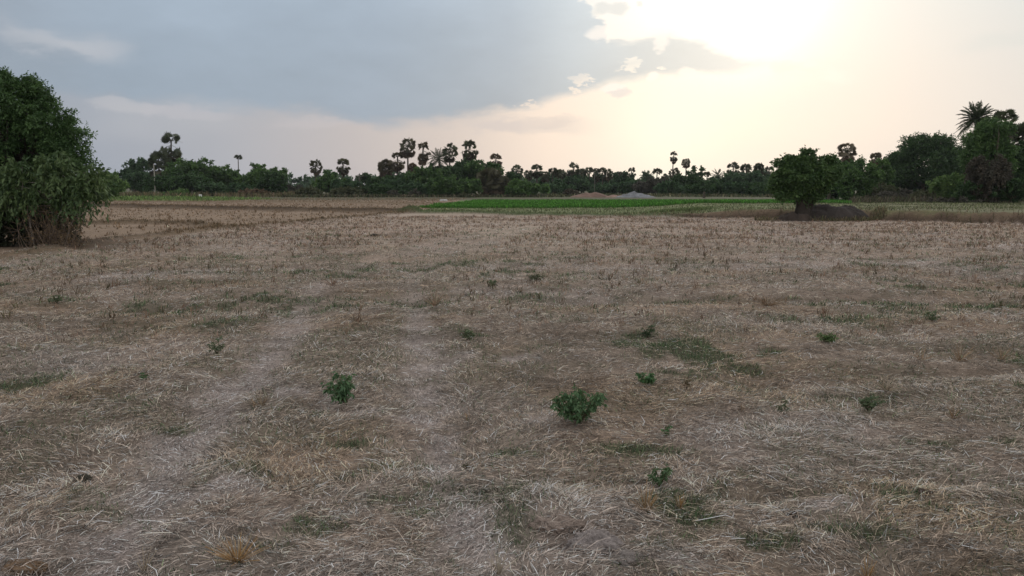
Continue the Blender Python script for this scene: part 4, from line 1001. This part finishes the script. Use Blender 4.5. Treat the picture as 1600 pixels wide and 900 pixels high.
weed(1012, 527, 502, 24, 'small dark weed with bare stem above the largest weed', stems=4, leafL=.045, dens=8, bare=.5, pal=((.04, .06, .03), (.06, .09, .04)))
weed(1073, 607, 578, 16, 'withered brown stalk right of the low green weed', stems=4, leafL=.03, dens=5, pal=((.16, .11, .07), (.20, .15, .09)), cat='dry stalk')
weed(340, 562, 533, 28, 'small green weed by the left wheel track', stems=5, leafL=.035, dens=6, pal=DULL)
weed(732, 540, 518, 34, 'low spreading green weed near the right wheel track', stems=7, leafL=.04, dens=4, droop=.1, pal=DULL)
weed(770, 450, 434, 20, 'faint green weed in mid field left of the dark tuft', stems=4, leafL=.045, dens=5, pal=DULL)
weed(838, 441, 428, 34, 'dark green tuft of weeds in mid field at centre', stems=8, leafL=.045, dens=6, pal=((.05, .065, .035), (.09, .10, .05)))
weed(88, 474, 458, 26, 'green weed in the far left of the stubble', stems=5, leafL=.045, dens=6, pal=DULL)
weed(1292, 538, 520, 30, 'fresh green low weed in the right half', stems=7, leafL=.05, dens=7, droop=.0, pal=((.07, .12, .04), (.11, .18, .06)))
weed(1357, 635, 606, 44, 'grassy green weed low in the right half', stems=9, leafL=.04, dens=4, droop=-.3, pal=DULL)
weed(1224, 644, 615, 12, 'single thin weed stalk left of the grassy green weed', stems=2, leafL=.03, dens=7, pal=((.06, .09, .04), (.12, .12, .07)))
weed(1455, 500, 482, 40, 'dull blue green weed patch in the right middle', stems=8, leafL=.04, dens=4, droop=.1, pal=DULL)
weed(728, 725, 708, 12, 'tiny withered sprig beside the right wheel track', stems=2, leafL=.018, dens=6, pal=((.07, .06, .04), (.11, .09, .06)), cat='dry stalk')
weed(225, 598, 585, 14, 'tiny green seedling in the left half of the straw', stems=3, leafL=.03, dens=6)
def tuft(px, py, top, wpx, label, n=60, col=(.36, .22, .10), wd=.0035, spread=1.0):
    rg = np.random.default_rng(int(px+py*3)); x, y = G(px, py); m = y/F; H = (py-top)*m; R2 = wpx*m/2
    g = Geo()
    for i in range(n):
        a = rg.uniform(0, 2*pi); r = rg.random()**.7; L = H*rg.uniform(.5, 1.15); s = np.linspace(0, 1, 5)[:, None]
        b0 = np.array([cos(a), sin(a), 0])*R2*.12*rg.random(); e = np.array([cos(a)*R2*r*spread, sin(a)*R2*r*spread, L*(1-.45*r)])
        P = b0+s*e*np.array([1, 1, 1]); P[:, :2] = b0[:2]+(s**1.3)*e[:2]
        c = np.array(col)*math.exp(rg.normal(0, .3)); 
        if rg.random() < .3: c = np.array([.42, .34, .24])*rg.uniform(.7, 1.2)
        tube(g, P, np.linspace(wd*.5, wd*.25, 5), 3, tuple(np.clip(c, 0, .7)))
    o = g.build('dry_tuft', M_STRAW); o.location = (x, y, float(height(np.array(x), np.array(y)))-.005); o.rotation_euler[2] = 0
    tag(o, label, 'straw tuft', 'dry rice tufts left standing'); return o
tuft(372, 888, 840, 110, 'ochre rice tuft splayed out at the bottom edge, left of centre', 90)
tuft(1010, 800, 748, 60, 'tall ochre rice tuft below the thin open weed', 45)
tuft(1062, 790, 760, 40, 'shorter rice tuft right of the tall ochre one', 30)
tuft(1356, 900, 855, 40, 'ochre rice tuft at the bottom edge, right side', 40)
tuft(780, 905, 850, 60, 'pale spread stalks at the bottom edge by the green patch', 22, (.42, .36, .28))
tuft(1490, 650, 620, 34, 'thin dry tuft low in the right half', 30, (.30, .20, .12))
tuft(1395, 750, 722, 40, 'brown tuft above a small dark hollow at right', 36, (.26, .16, .09))
tuft(1385, 608, 578, 60, 'splayed dry tuft left of the long dark hollow', 46, (.30, .24, .17))
tuft(1500, 560, 525, 60, 'ochre tuft above the long dark hollow', 40, (.34, .22, .12))
tuft(1565, 560, 528, 50, 'ochre tuft near the right edge above the hollow', 36, (.34, .22, .12))
tuft(1440, 560, 530, 44, 'ochre tuft at the left end of the long dark hollow', 30, (.33, .22, .13))
tuft(1172, 770, 740, 70, 'dark mouthed straw clump low right of centre', 44, (.30, .24, .19))
tuft(225, 890, 840, 40, 'pale stalks standing in the bottom left', 14, (.40, .33, .24))
tuft(410, 640, 610, 40, 'small dry tuft by the left wheel track', 26, (.26, .18, .11))
tuft(680, 478, 450, 50, 'reddish tuft at the dark bend of the right wheel track', 40, (.27, .17, .11), .006)
tuft(520, 450, 428, 40, 'reddish tuft between the wheel tracks in mid field', 34, (.25, .15, .10), .007)
tuft(1200, 480, 458, 60, 'brown tuft clump in mid field right of centre', 44, (.24, .16, .10), .007)

# clods of dry earth
def clod(px, py, wpx, hpx, label, col, seed=0, ry=1.0):
    import bmesh
    x, y = G(px, py); m = y/F; bm = bmesh.new(); bmesh.ops.create_icosphere(bm, subdivisions=5, radius=1)
    V = np.array([v.co[:] for v in bm.verts]); n = fbm(V[:, 0]*2+V[:, 2], V[:, 1]*2+V[:, 2]*1.3, .9, 4, seed)
    n2 = fbm(V[:, 0]*6+V[:, 2]*3, V[:, 1]*6-V[:, 2]*4, .9, 2, seed+5)
    V = V*(0.62+.55*n+.26*np.abs(n2-.5)*2+.12*(n2 > .5))[:, None]; V = V*np.array([wpx*m/2, wpx*m/2*ry, hpx*m*.75])
    for v, q in zip(bm.verts, V): v.co = q
    me = bpy.data.meshes.new('clod'); bm.to_mesh(me); bm.free(); a = me.attributes.new('col', 'FLOAT_COLOR', 'POINT')
    for i, d in enumerate(a.data): d.color = (*(np.array(col)*(.75+.5*n[i])), 1)
    me.materials.append(M_CLOD); me.polygons.foreach_set('use_smooth', np.ones(len(me.polygons), bool)); o = bpy.data.objects.new('earth_clod', me); COL.objects.link(o)
    o.location = (x, y, float(height(np.array(x), np.array(y)))+hpx*m*.10); tag(o, label, 'clod', 'dry earth clods')
M_CLOD = mat_col('clod_soil', .95, 0, nscale=60, namp=.45, bump=1.0, bscale=90)
clod(930, 866, 84, 34, 'broken pale earth lump at the cracked hole', (.33, .285, .265), 3, .6)
clod(872, 845, 84, 18, 'reddish brown earth lump behind the cracked hole', (.30, .235, .195), 19, .5)
clod(978, 888, 60, 14, 'flat grey mud lump at the bottom edge', (.27, .235, .215), 8, .7)
clod(35, 893, 70, 14, 'reddish bare mud lump in the bottom left corner', (.22, .145, .09), 12, .6)
clod(585, 369, 12, 5, 'small dark clod at the field edge far left of centre', (.05, .045, .035), 18)
clod(130, 752, 26, 9, 'small dark clod in the lower left straw', (.06, .055, .04), 22)
clod(1240, 800, 16, 8, 'small dark clod low right of centre', (.08, .06, .045), 25)
clod(1445, 770, 26, 9, 'dark clod below the brown tuft at right', (.09, .065, .05), 28)
clod(1176, 770, 24, 10, 'dark clod inside the dark mouthed straw clump', (.07, .06, .055), 31)

# ------------------------------------------------------------------ haze
g = Geo(); box(g, -460, 460, -14, 460, -1.5, 26, (1, 1, 1)); hz = g.build('haze', None) if False else None
me = bpy.data.meshes.new('haze')
vv = [(x, y, z) for x in (-460, 460) for y in (-14, 460) for z in (-1.5, 26)]
me.from_pydata(vv, [], [(0, 1, 3, 2), (4, 6, 7, 5), (0, 4, 5, 1), (2, 3, 7, 6), (0, 2, 6, 4), (1, 5, 7, 3)])
mh = bpy.data.materials.new('haze'); mh.use_nodes = True; mh.node_tree.nodes.clear()
pv = mh.node_tree.nodes.new('ShaderNodeVolumePrincipled'); pv.inputs['Density'].default_value = .00013; pv.inputs['Color'].default_value = (.80, .84, .90, 1); pv.inputs['Anisotropy'].default_value = .3
oo = mh.node_tree.nodes.new('ShaderNodeOutputMaterial'); mh.node_tree.links.new(pv.outputs[0], oo.inputs['Volume'])
me.materials.append(mh); ho = bpy.data.objects.new('haze', me); COL.objects.link(ho); tag(ho, kind='stuff')
